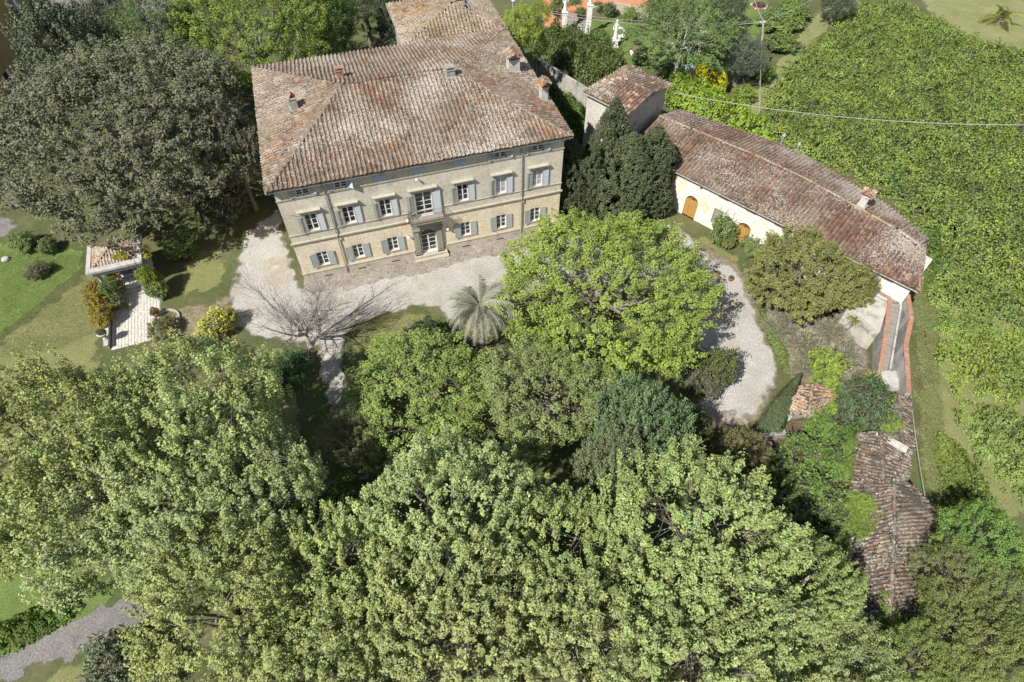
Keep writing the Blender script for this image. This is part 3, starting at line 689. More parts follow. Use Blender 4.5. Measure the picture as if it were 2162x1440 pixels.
PAL_REAR = [((.24, .195, .14), 5), ((.28, .235, .17), 5), ((.34, .295, .22), 4), ((.19, .15, .11), 3), ((.33, .235, .11), 2), ((.34, .18, .10), .6)]
roof_tiles(rr, mats, PAL_REAR, 25)
rm = []
for a, b_ in ((D_[0], T0), (D_[3], T0), (T0, T1), (D_[1], T1)): ridge_line(a, b_, g_, rm, .06)
ridge_tiles(rr, rm, PAL_REAR, 26)
MB().tube([D_[0]+(0, 0, -.03), D_[3]+(0, 0, -.03)], [.08, .08], 8).build('gutter', M['gutter'], rear)
def on_rear(px, py):
    r = ray(px, py); t = 20.0
    for k in range(5000):
        t += .02; p = loc(np.array([0, 0, CAMH])+r*t)
        zr = Z2+2.0*max(0, min((p[1]-y0)/(apy-y0), (y1-p[1])/(y1-apy), (p[0]-x0)/(apx-x0), (x1-p[0])/5.0))
        if p[2] <= zr: return p
    return p
p = on_rear(980, 18); MB().box(p[0]-.5, p[0]+.5, p[1]-.6, p[1]+.6, p[2]-.3, p[2]+.16).build('skylight', M['pipe'], rear); MB().box(p[0]-.38, p[0]+.38, p[1]-.48, p[1]+.48, p[2]+.161, p[2]+.18).build('skylight_pane', M['glass'], rear)
p = on_rear(1084, 32); q = MB().tube([(p[0], p[1], p[2]-.3), (p[0], p[1], p[2]+1.5)], [.13, .13], 10).lathe([(.28, 1.55), (.05, 1.8)], 10, tuple(p)); q.build('flue_pipe', M['pipe'], rear)
p = on_rear(969, 4); chimney(0, 0, .8, .6, .35, M['brick'], 'none', rear, p)
# ------------------------------------------------------------------ long outbuilding
BA = R(-42.3); BO = np.array([18.41, 49.05, 0.0]); BU = np.array([math.cos(BA), math.sin(BA), 0]); BV = np.array([-math.sin(BA), math.cos(BA), 0])
def bl(p): d = np.asarray(p)-BO; return np.array([d@BU, d@BV, d[2]])
barn = empty('outbuilding', BO, BA, 'long low white outbuilding with two arched ochre doors and red-brown tile roof', 'outbuilding')
BX0, BX1 = -8.2, 20.0
def arch_fill(b, x0, x1, zs, zt, y=0.0, m=8):
    """wall filling the corners over an arch inside a square-headed hole"""
    c = (x0+x1)/2; r = (x1-x0)/2; h = zt-zs
    for i in range(m):
        t0, t1 = math.pi*i/m, math.pi*(i+1)/m
        p0 = (c+r*math.cos(t0), zs+h*math.sin(t0)); p1 = (c+r*math.cos(t1), zs+h*math.sin(t1))
        b.add([(p0[0], y, p0[1]), (p0[0], y, zt+.001), (p1[0], y, zt+.001), (p1[0], y, p1[1]), (p0[0], y+.25, p0[1]), (p1[0], y+.25, p1[1])], [(0, 1, 2, 3), (0, 3, 5, 4)])
d1, d2 = (-1.38, .02), (4.45, 5.85)
bh = [(*d1, .0, 2.6), (*d2, .0, 2.55), (1.82, 2.72, .75, 2.52), (7.6, 8.5, .75, 2.5)]+[(x, x+.85, 4.12, 4.48) for x in (1.9, 4.8, 7.7, 17.6)]+[(-3.6+0, -2.9, 4.1, 4.45)]
b = facade('w', BX0, BX1, 0, 4.55, bh, None, None)
arch_fill(b, *d1, 1.92, 2.6); arch_fill(b, *d2, 1.87, 2.55)
b.quad((BX1, 0, 0), (BX1, 4.5, 0), (BX1, 4.5, 4.55), (BX1, 0, 4.55)); b.quad((BX0, 9, 0), (BX0, 0, 0), (BX0, 0, 4.55), (BX0, 9, 4.55)); b.quad((BX1, 4.5, 0), (BX0, 9.5, 0), (BX0, 9.5, 4.4), (BX1, 4.5, 4.4))
b.build('wall', M['white_plaster'], barn)
for (x0, x1), zs, zt in ((d1, 1.92, 2.6), (d2, 1.87, 2.55)):
    xm = (x0+x1)/2; n = 4; dm = None
    dr = MB().box(x0, x1, .12, .2, zs, zs+.09).box(xm-.03, xm+.03, .10, .19, 0, zs).build('door', M['ochre_door'], barn)
    for k in range(6):
        a = x0+(x1-x0)*k/6; c = x0+(x1-x0)*(k+1)/6
        MB().box(a+.006, c-.006, .14, .18, .02, zs).build('plank', M['ochre_door'], dr)
    MB().box(x0, x1, .205, .22, 0, zt).build('backing', M['dark'], dr)
    f = MB()
    for k in range(11):
        t = math.pi*(k+.5)/11; f.bar((xm+.2*math.cos(t), .15, zs+.1+.15*math.sin(t)), (xm+.68*math.cos(t), .15, zs+.05+.62*math.sin(t)), .016)
    f.build('fanlight_bars', M['ochre_door'], dr)
for x0, x1, z0, z1 in bh[2:4]:
    wb = MB().box(x0, x1, .1, .15, z0, z1).build('boarded_window', M['grey_wood'], barn)
    for k in range(4):
        MB().box(x0+.02+k*(x1-x0)/4, x0+(k+1)*(x1-x0)/4-.02, .075, .099, z0+.03, z1-.03).build('plank', M['grey_wood'], wb)
    f = MB().box(x0-.07, x0-.001, -.02, .08, z0, z1+.07).box(x1+.001, x1+.07, -.02, .08, z0, z1+.07).box(x0, x1, -.02, .08, z1+.001, z1+.07); f.build('surround', M['pietra'], barn)
for x0, x1, z0, z1 in bh[4:]:
    w_ = window(barn, x0, x1, z0, z1, 1, M['glass'], y=.14, sillz=False, fm=M['ochre_door'] if x0 < 10 else M['pipe']); MB().box(x0-.08, x1+.08, -.06, .1, z0-.16, z0-.01).build('sill', M['brick'], w_)
MB().box(17.2, 18.9, -.75, -.02, 2.62, 2.70).build('glass_hatch', M['grey_sheet'], barn)
# floodlight under the eave
q = MB().box(-.3, 0, -.55, -.35, 4.42, 4.62).tube([(-.15, -.02, 4.5), (-.15, -.4, 4.5)], [.03, .03], 6); q.build('floodlight', M['iron'], barn)
EZb, RZb = 4.62, 5.85
E0 = [bl(at(1438, 356, EZb)), bl(at(1938, 607, EZb))]
ev = (E0[0][1]+E0[1][1])/2
ridge_px = [(1383, 243), (1477, 280), (1600, 331), (1722, 389), (1794, 431), (1900, 489), (1931, 512)]
Rg = [bl(at(x, y, RZb)) for x, y in ridge_px]
back_px = [(1408, 222), (1500, 256), (1600, 289), (1683, 319), (1811, 397), (1881, 439), (1914, 467)]
Bk = [bl(at(x, y, 4.95)) for x, y in back_px]
def lerp_at(P, x):
    P = sorted(P, key=lambda p: p[0])
    for a, c in zip(P, P[1:]):
        if x <= c[0] or c is P[-1]:
            f = (x-a[0])/(c[0]-a[0]); return a+(c-a)*f
xs = [-8.6, -4.8, -1.5, 2, 5, 8, 11, 14, 16.5, 18.6]
E_ = [np.array((x, -.42, EZb)) for x in xs]; Rr_ = [lerp_at(Rg, x) for x in xs]; Bk_ = [lerp_at(Bk, x+.3) for x in xs]
for p in Rr_: p[2] = RZb
for p in Bk_: p[2] = 4.95
endF = np.array((20.55, -.42, EZb)); endB = bl(at(1949, 515, EZb))
rb = MB()
for k in range(len(xs)-1):
    rb.quad(E_[k], E_[k+1], Rr_[k+1], Rr_[k]); rb.quad(Rr_[k], Rr_[k+1], Bk_[k+1], Bk_[k])
rb.add([E_[-1], endF, endB, Bk_[-1], Rr_[-1]], [(0, 1, 4), (1, 2, 4), (2, 3, 4)])
broof = rb.build('roof', M['roofbase'], barn)
mats = []; slope_strip(E_, Rr_, 31, mats); slope_strip(Bk_, Rr_, 32, mats)
planar(E_[-1], endF, [Rr_[-1]], 33, mats); planar(endF, endB, [Rr_[-1]], 34, mats); planar(endB, Bk_[-1], [Rr_[-1]], 35, mats)
roof_tiles(broof, mats, PAL_BARN, 36)
rm = []
for a, c in zip(Rr_, Rr_[1:]): ridge_line(a, c, g_, rm, .05)
ridge_line(endF, Rr_[-1], g_, rm, .05); ridge_line(endB, Rr_[-1], g_, rm, .05); ridge_line(endF, endB, g_, rm, .06)
ridge_tiles(broof, rm, [((.30, .17, .11), 1), ((.28, .21, .155), 1), ((.25, .19, .15), 1), ((.33, .24, .13), 1)], 37)
MB().box(-8.5, 20.4, -.40, -.0, EZb-.12, EZb-.02).build('eave_boards', M['grey_wood'], barn)
MB().tube([(-8.5, -.46, EZb-.05), (20.5, -.46, EZb-.05)], [.06, .06], 8).build('gutter', M['gutter'], barn)
p = bl(at(1818, 436, 6.0)); chimney(0, 0, .6, .55, 1.15, M['chimney'], 'hat', barn, p, 8)
for px, py in ((1650, 300), (1682, 318)):
    p = bl(at(px, py, 4.9)); q = MB().tube([(p[0], p[1], p[2]-.4), (p[0], p[1], p[2]+.75)], [.1, .1], 8).lathe([(.2, .75), (.04, 1.0)], 8, tuple(p)); q.build('flue_pipe', M['pipe'], barn)
    if px > 1660: break

# ------------------------------------------------------------------ tower
TZ = 8.0
tc = [at(1240, 199, TZ), at(1334, 246, TZ), at(1410, 179, TZ), at(1317, 136, TZ)]
cen = sum(tc)/4; dx = (tc[1]-tc[0]+tc[2]-tc[3])/2; ta = math.atan2(dx[1], dx[0]); tw = np.linalg.norm(dx[:2]); dy = (tc[3]-tc[0]+tc[2]-tc[1])/2; th_ = np.linalg.norm(dy[:2])
tower = empty('tower', (cen[0], cen[1], 0), ta, 'square white dovecote tower with tile roof behind the cypresses', 'tower')
hx, hy = tw/2, th_/2; wx, wy = hx-.3, hy-.35
MB().add([(-wx, -wy, 0), (wx, -wy, 0), (wx, wy, 0), (-wx, wy, 0), (-wx, -wy, TZ), (wx, -wy, TZ), (wx, wy, TZ), (-wx, wy, TZ), (wx, 0, TZ+.72)], [(0, 1, 5, 4), (2, 3, 7, 6), (3, 0, 4, 7), (4, 5, 8, 6, 7)]).build('wall', M['tower_plaster'], tower)
MB().add([(wx, -wy, 0), (wx, wy, 0), (wx, wy, TZ), (wx, 0, TZ+.72), (wx, -wy, TZ)], [(0, 1, 2, 3, 4)]).build('shade_toned_gable_wall', M['old_wall'], tower)  # greyer render on this side paints in its shade as well as stains
tR = [np.array(p, float) for p in ((-hx, -hy, TZ), (hx, -hy, TZ), (hx, hy, TZ), (-hx, hy, TZ))]; t0 = np.array((-hx+2.6, 0, TZ+.8)); t1 = np.array((hx, 0, TZ+.8))
troof = MB().add([*tR, t0, t1], [(0, 1, 5, 4), (2, 3, 4, 5), (3, 0, 4)]).build('roof', M['roofbase'], tower)
mats = []; planar(tR[0], tR[1], [t1, t0], 41, mats); planar(tR[2], tR[3], [t0, t1], 42, mats); planar(tR[3], tR[0], [t0], 43, mats)
roof_tiles(troof, mats, PAL_BARN[:4]+[((.5, .43, .35), 3)], 44)
rm = []; ridge_line(t0, t1, g_, rm); ridge_line(tR[0], t0, g_, rm); ridge_line(tR[3], t0, g_, rm); ridge_line(tR[1], t1, g_, rm); ridge_line(tR[2], t1, g_, rm)
ridge_tiles(troof, rm, PAL_BARN[1:4]+[((.32, .24, .12), 1)], 45)
MB().tube([tR[0]+(0, -.02, -.05), tR[1]+(0, -.02, -.05)], [.08, .08], 8).tube([(hx-.2, -wy-.08, TZ), (hx-.2, -wy-.08, .2)], [.05, .05], 6).build('gutter', M['gutter'], tower)

# ------------------------------------------------------------------ ruined sheds at the lower right
def shed(name, label, wl, er, rr_, er2, z0=0, pal=PAL_SHED, seed=50):
    """gabled shed: left eave, ridge, right eave as lists of world points of equal length"""
    c = (er[0]+er2[0]+er[-1]+er2[-1])/4; o = empty(name, (c[0], c[1], 0), 0, label, 'shed'); off = np.array((c[0], c[1], 0))
    E1 = [p-off for p in er]; R1 = [p-off for p in rr_]; E2 = [p-off for p in er2]
    b = MB()
    for k in range(len(E1)-1):
        b.quad(E1[k], R1[k], R1[k+1], E1[k+1]); b.quad(R1[k], E2[k], E2[k+1], R1[k+1])
    rf = b.build('roof', M['roofbase'], o); ms = []; slope_strip(E1, R1, seed, ms, .29, .30, 2.4, .03); slope_strip(E2, R1, seed+1, ms, .29, .30, 2.4, .03)
    for m_ in ms: m_[:3, :3] *= .8
    roof_tiles(rf, ms, pal, seed+2); rm = []
    for a, q in zip(R1, R1[1:]): ridge_line(a, q, g_, rm, .04)
    ridge_tiles(rf, rm, pal, seed+3)
    w_ = MB(); ring = [*E1, *E2[::-1]]; cc = sum(ring)/len(ring)
    ring = [cc+(p-cc)*.93 for p in ring]; n = len(ring)
    for i in range(n):
        p, q = ring[i], ring[(i+1) % n]; w_.quad((p[0], p[1], 0), (q[0], q[1], 0), (q[0], q[1], q[2]-.05), (p[0], p[1], p[2]-.05))
    for k in (0, -1):
        a, q, r_ = cc+(E1[k]-cc)*.93, cc+(E2[k]-cc)*.93, cc+(R1[k]-cc)*.93; w_.add([a+(0, 0, -.05), q+(0, 0, -.05), r_+(0, 0, -.08)], [(0, 1, 2)])
    w_.build('wall', M['old_wall'], o); return o
A = lambda L, z: [at(x, y, z) for x, y in L]
shed('long_shed', 'long ruined shed with mossy tile roof half covered by vines', None, A([(1795, 1014), (1788, 1120), (1780, 1210), (1800, 1330)], 2.3), A([(1886, 1012), (1888, 1090), (1884, 1190), (1878, 1310)], 3.2), A([(1930, 1030), (1977, 1082), (1972, 1190), (1938, 1300)], 2.3), seed=50)
shed('upper_shed', 'small brown tile-roofed shed joined to the head of the ruined shed', None, A([(1800, 1012), (1797, 940), (1808, 914)], 2.5), A([(1865, 1022), (1862, 960), (1858, 908)], 3.1), A([(1912, 1028), (1921, 985), (1921, 955)], 2.7), seed=56)
shed('end_shed', 'narrow lean-to tile roof below the garden stair beside the grass bank', None, A([(1868, 920), (1866, 895), (1872, 832)], 2.6), A([(1905, 935), (1900, 890), (1898, 832)], 2.9), A([(1932, 955), (1927, 910), (1921, 845)], 2.6), seed=62)
shed('tool_shed', 'little orange-lichened tile roof shed behind the clipped hedge', None, A([(1667, 862), (1690, 815)], 1.9), A([(1706, 886), (1716, 808)], 2.5), A([(1757, 846), (1756, 824)], 2.2), pal=PAL_SMALL, seed=68)
shed('well_shed', 'tiny tile lean-to at the foot of the gravel loop', None, A([(1597, 945), (1618, 985)], 1.0), A([(1612, 938), (1629, 990)], 1.25), A([(1631, 935), (1634, 1003)], 1.2), pal=PAL_SMALL, seed=74)
# white parapet between the two shed roofs
p, q = at(1850, 915, 3.0), at(1915, 950, 3.0); par = MB(); d = (q-p)/np.linalg.norm(q-p); nrm_ = np.array([-d[1], d[0], 0])*.28
par.prism([p-nrm_, q-nrm_, q+nrm_, p+nrm_], 0, 3.05); tag(par.build('parapet', M['chimney']), 'whitewashed parapet wall between two ruined shed roofs', 'wall')

# ------------------------------------------------------------------ terrace, garden stair
TT = 2.5
tp = [at(x, y, TT)[:2] for x, y in ((1795, 600), (1845, 598), (1878, 626), (1872, 652), (1858, 700), (1840, 690), (1818, 668), (1790, 650))]
M['terrace'] = surf('white_terrace', [(.3, (.42, .40, .35)), (.7, (.56, .54, .48))], 1.2, stains=[(1.0, (.27, .25, .19), .5, .66)])
tag(MB().prism([tuple(p) for p in tp], 0, TT).build('raised_terrace', M['terrace']), kind='structure')
tp2 = [at(x, y, TT)[:2] for x, y in ((1879, 622), (1918, 622), (1917, 640), (1876, 636))]
tag(MB().prism([tuple(p) for p in tp2], 0, TT-.004).build('stair_landing', M['step']), kind='structure')
Ts, Bs = at(1894, 640, TT), at(1868, 780, .25); dxy = Bs-Ts; L_ = np.linalg.norm(dxy[:2]); sa = math.atan2(dxy[1], dxy[0])
stair = empty('garden_stair', (Ts[0], Ts[1], 0), sa, 'narrow stone stair descending between brick-capped walls', 'stair')
n = 16
for k in range(n):
    zt = TT-(TT-.15)*(k+1)/n; MB().box(L_*k/n, L_*(k+1)/n+.04, -.5, .5, 0, zt).build('step', M['step'], stair)
M['gw'] = surf('grey_render', [(.3, (.3, .29, .27)), (.7, (.5, .49, .46))], 1.0, stains=[(1.2, (.14, .14, .13), .55, .68)])
def wall_run(name, label, pts, wd, m, cap=None, base=0.0):
    """free wall along world points with its own top heights; brick-capped when asked"""
    o = empty(name, (pts[0][0], pts[0][1], 0), 0, label, 'wall'); off = np.array((pts[0][0], pts[0][1], 0)); b = MB(); c = MB(); P = [np.asarray(p)-off for p in pts]
    for a, q in zip(P, P[1:]):
        d = (q-a)[:2]; l = np.linalg.norm(d); d = d/l; nn = np.array((-d[1], d[0], 0))*wd/2
        V = [(a-nn)*(1, 1, 0)+(0, 0, base), (q-nn)*(1, 1, 0)+(0, 0, base), (q+nn)*(1, 1, 0)+(0, 0, base), (a+nn)*(1, 1, 0)+(0, 0, base), a-nn, q-nn, q+nn, a+nn]
        b.add(V, [(0, 1, 5, 4), (1, 2, 6, 5), (2, 3, 7, 6), (3, 0, 4, 7), (4, 5, 6, 7)])
        if cap:
            m_ = max(1, int(l/.26)); n2 = nn*1.15
            for i in range(m_):
                f0, f1 = i/m_+.004, (i+1)/m_-.012/l; s, e = a+(q-a)*f0, a+(q-a)*f1; up = np.array((0, 0, .075)); lo = np.array((0, 0, .004))
                MB().add([s-n2+lo, e-n2+lo, e+n2+lo, s+n2+lo, s-n2+up, e-n2+up, e+n2+up, s+n2+up], [(0, 1, 5, 4), (1, 2, 6, 5), (2, 3, 7, 6), (3, 0, 4, 7), (4, 5, 6, 7)]).build('brick', cap, o)
    b.build('body', m, o); return o
wall_run('stair_wall', 'left stair wall capped with red brick, dropping beside the yuccas', [at(1843, 612, TT+.25), at(1879, 630, TT+.3), at(1868, 715, 1.9), at(1856, 792, .95)], .28, M['gw'], M['brick'])
wall_run('stair_wall', 'grey right-hand stair wall capped with red brick against the grass bank', [at(1916, 622, 3.1), at(1924, 672, 2.8), at(1912, 728, 2.3), at(1916, 790, 1.7), at(1918, 830, 1.6)], .32, M['gw'], M['brick'])
wall_run('handrail_kerb', 'low grey kerb sloping down inside the garden stair', [at(1903, 640, TT+.1), at(1880, 778, .5)], .14, M['gw'])
p = [at(x, y, .6)[:2] for x, y in ((1858, 783), (1897, 783), (1902, 822), (1868, 815))]
tag(MB().prism([tuple(q) for q in p], 0, .6).build('stair_foot_landing', M['pale_stone']), kind='structure')
wall_run('garden_wall', 'low rubble wall at the bottom of the gravel loop', [at(1510, 925, .7), at(1570, 918, .7), at(1620, 915, .7), at(1660, 912, .5)], .5, M['old_wall'])

# ------------------------------------------------------------------ pavilion
ga = R(17.5); gz = 3.1
g0 = at(183, 580, gz)   # front left corner of the cornice
g1 = at(300, 553, gz); gw_ = np.linalg.norm((g1-g0)[:2]); ga = math.atan2((g1-g0)[1], (g1-g0)[0])
gd = 3.6
pav = empty('pavilion', (g0[0], g0[1], 0), ga, 'small grey stone pavilion with columns and sunken tile roof by the dark oak', 'pavilion')
zb = .45
MB().box(.35, gw_-.35, .1, gd-.2, 0, zb).build('floor', M['marble'], pav)
MB().box(.25, gw_-.25, -.25, .099, 0, zb-.02).box(.1, gw_-.1, -.65, -.2505, 0, zb*.5).build('front_steps', M['pale_stone'], pav)
MB().box(.4, gw_-.4, gd-.4, gd-.2, zb, 2.6).box(.3, .5, 1.6, gd-.4, zb, 2.6).build('back_wall', M['pale_stone'], pav)
for x in (.55, gw_-.55):
    c = MB().lathe([(.24, 0), (.24, .1), (.19, .14), (.17, .9), (.165, 1.4), (.145, 1.95), (.18, 2.0), (.23, 2.08), (.23, 2.16)], 14, (x, .38, zb)); c.build('column', M['pale_stone'], pav, True)
ent = MB()
ent.box(.2, gw_-.2, .05, .65, 2.6, 2.75)
ent.box(.25, gw_-.25, .1, .6, 2.7505, 3.08); ent.box(.22, .62, .6005, gd-.15, 2.6, 3.08); ent.box(gw_-.62, gw_-.22, .6005, gd-.15, 2.6, 3.08)
ent.box(-.02, gw_+.02, -.15, .42, 3.0805, 3.3); ent.box(-.02, .34, .4205, gd, 3.0805, 3.3); ent.box(gw_-.34, gw_+.02, .4205, gd, 3.0805, 3.3)
ent.build('entablature', M['pale_stone'], pav)
cr = [np.array(p, float) for p in ((.36, .44, 3.0), (gw_-.36, .44, 3.0), (gw_-.36, gd, 3.0), (.36, gd, 3.0))]; ap0 = np.array((gw_*.45, gd*.55, 3.85)); ap1 = np.array((gw_*.6, gd*.55, 3.85))
prf = MB().add([*cr, ap0, ap1], [(0, 1, 5, 4), (1, 2, 5), (2, 3, 4, 5), (3, 0, 4), (3, 2, 1, 0)]).build('roof', M['roofbase'], pav)
mats = []
for (a, c, t) in ((0, 1, [ap1, ap0]), (1, 2, [ap1]), (2, 3, [ap0, ap1]), (3, 0, [ap0])): planar(cr[a], cr[c], t, 80+a, mats, pitch=.26, expo=.26)
for m_ in mats: m_[:3, :3] *= .7
roof_tiles(prf, mats, PAL_SMALL[:2]+[((.36, .28, .22), 5), ((.48, .42, .34), 3)], 85)
rm = []
for a, t in ((0, ap0), (1, ap1), (2, ap1), (3, ap0)): ridge_line(cr[a], t, g_, rm, .02, .3)
for m_ in rm: m_[:3, :3] *= .7
ridge_tiles(prf, rm, PAL_SMALL[:2], 86)
fu = MB().lathe([(.10, 0), (.14, .12), (.07, .2), (.12, .3), (.02, .42)], 10, (gw_*.42, gd-.1, 3.3)); fu.build('finial', M['pale_stone'], pav, True)
# worn carved inscription on the frieze
ins = MB(); rs_ = random.Random(9)   # strokes too worn to read
for k in range(9):
    x = gw_*.40+k*gw_*.035; ins.box(x, x+.022, .094, .0995, 2.83, 3.02)
    if k % 3 != 1: ins.box(x+.03, x+.085, .094, .0995, *((2.83, 2.86) if k % 2 else (2.93, 2.955)))
    if k % 2: ins.box(x+.075, x+.095, .094, .0995, 2.85, 3.0)
ins.build('inscription', plain('carved_letter', (.085, .09, .085), .9), pav)
pw = lambda x, y, z=0: (pav.matrix_basis @ Vector((x, y, z)))
def placed(name, x, y, z, rz, label, cat, group=None):
    p = pw(x, y, z); return empty(name, tuple(p), ga+rz, label, cat, group)
tb = placed('table', gw_*.62, 1.55, zb, 0, 'pavilion table covered with a blue-grey cloth', 'table')
MB().box(-.72, .72, -.45, .45, .71, .74).add([(-.74, -.47, .45), (.74, -.47, .45), (.74, .47, .45), (-.74, .47, .45), (-.72, -.45, .742), (.72, -.45, .742), (.72, .45, .742), (-.72, .45, .742)], [(0, 1, 5, 4), (1, 2, 6, 5), (2, 3, 7, 6), (3, 0, 4, 7), (4, 5, 6, 7)]).build('cloth', M['cloth'], tb)
for sx in (-.6, .6):
    for sy in (-.35, .35): MB().box(sx-.03, sx+.03, sy-.03, sy+.03, 0, .44).build('leg', M['grey_wood'], tb)
for (x, y, rz, lb) in ((gw_*.33, 1.3, R(80), 'orange wicker chair with white cushion left of the pavilion table'), (gw_*.34, 2.1, R(100), 'orange wicker chair deeper in the shade of the pavilion'), (gw_*.87, 1.2, R(-90), 'orange wicker chair beside the right pavilion column')):
    ch = placed('wicker_chair', x, y, zb, rz, lb, 'chair', 'wicker chairs in the pavilion')
    MB().box(-.25, .25, -.25, .25, .38, .44).build('seat', M['wicker'], ch); MB().box(-.21, .21, -.22, .2, .441, .50).build('cushion', M['marble'], ch); MB().box(-.25, .25, .2, .26, .44, .95).build('backrest', M['wicker'], ch)
    for sx in (-.21, .21):
        for sy in (-.21, .21): MB().box(sx-.025, sx+.025, sy-.025, sy+.025, 0, .38).build('leg', M['wicker'], ch)
# paved forecourt of small pale setts
fc = empty('forecourt', (g0[0], g0[1], 0), ga); tag(fc, kind='structure')
fx0, fx1, fy0, fy1 = .75, gw_+.15, -6.6, -.66
MB().box(fx0-.05, fx1+.05, fy0, fy1, 0, .03).build('bedding', M['mortar'], fc)
rg = random.Random(4); setts = []
nx, ny = 15, 26; i = 0
sme = MB().box(-.5, .5, -.5, .5, 0, 1).build('sett', M['paver']); smd = sme.data; bpy.data.objects.remove(sme)
cells = [(i, j) for j in range(ny) for i in range(nx)]; cells.sort(key=lambda c: -c[1])
rest = MB()
for k, (i, j) in enumerate(cells):
    sx, sy = (fx1-fx0)/nx, (fy1-fy0)/ny; x = fx0+(i+.5)*sx+rg.uniform(-.02, .02); y = fy0+(j+.5)*sy+rg.uniform(-.02, .02); a_ = sx*rg.uniform(.76, .92); b_ = sy*rg.uniform(.76, .92); h = .05+rg.uniform(0, .015)
    if k < 300:
        t_ = link('sett', smd, fc); t_.location = (x, y, 0); t_.scale = (a_, b_, h); t_.rotation_euler = (0, 0, rg.uniform(-.08, .08))
    else: rest.box(x-a_/2, x+a_/2, y-b_/2, y+b_/2, 0, h)
tag(rest.build('setts', M['paver'], fc), kind='stuff')
for x, lb in ((.5, 'low grey parapet on the left side of the pavilion forecourt'), (gw_+.35, 'low grey parapet on the right side of the pavilion forecourt')):
    a, c = pw(x, -2.6), pw(x, -6.4)
    if x > 2: a, c = pw(x, -.7), pw(x, -2.3)
    o = empty('parapet', tuple(a), ga, lb, 'wall'); l = abs((c-a).length)
    MB().box(-.14, .14, -l, 0, 0, .5).build('body', M['old_wall'], o); MB().box(-.19, .19, -l-.03, .03, .5005, .58).build('coping', M['pale_stone'], o)
def pot(name, p, s, label, group=None, m='terracotta', shape='pot'):
    o = empty(name, tuple(p), 0, label, 'urn' if shape == 'urn' else 'plant pot', group, (s, s, s))
    prof = [(.16, 0), (.2, .05), (.27, .36), (.31, .38), (.31, .44), (.26, .44), (.24, .36)] if shape == 'pot' else [(.2, 0), (.2, .06), (.08, .12), (.08, .2), (.24, .36), (.3, .55), (.36, .6), (.36, .64), (.26, .62)]
    MB().lathe(prof, 14).build('bowl', M[m], o, True); MB().lathe([(.245, .40 if shape == 'pot' else .58), (.01, .43 if shape == 'pot' else .62)], 12).build('soil', M['soil'], o); return o
# ------------------------------------------------------------------ vegetation
def leaves(C, Nn, size, g, asp=.62, fold=.12):
    """folded leaf blades: one quad each"""
    n = len(C); T = nrm(np.cross(Nn, g.normal(size=(n, 3)))); B = np.cross(Nn, T); s = (size*g.uniform(.65, 1.3, n))[:, None]
    V = np.stack([C+T*s*.5, C+B*s*asp*.5+Nn*s*fold, C-T*s*.5, C-B*s*asp*.5+Nn*s*fold], 1).reshape(-1, 3)
    return V, np.arange(4*n).reshape(n, 4)
def sphere_dirs(n, g, zmin=-.3):
    z = g.uniform(zmin, 1, n); a = g.uniform(0, 2*math.pi, n); r = np.sqrt(1-z*z); return np.stack([r*np.cos(a), r*np.sin(a), z], 1)
def lobed(d, g, amp, k=9, sharp=2.5):
    """uneven crown radius: bumps around random axes"""
    ax = sphere_dirs(k, g, -.4); w_ = np.clip(d@ax.T, 0, 1)**(sharp*3); return 1+amp*(w_.max(1)*1.6-.75)
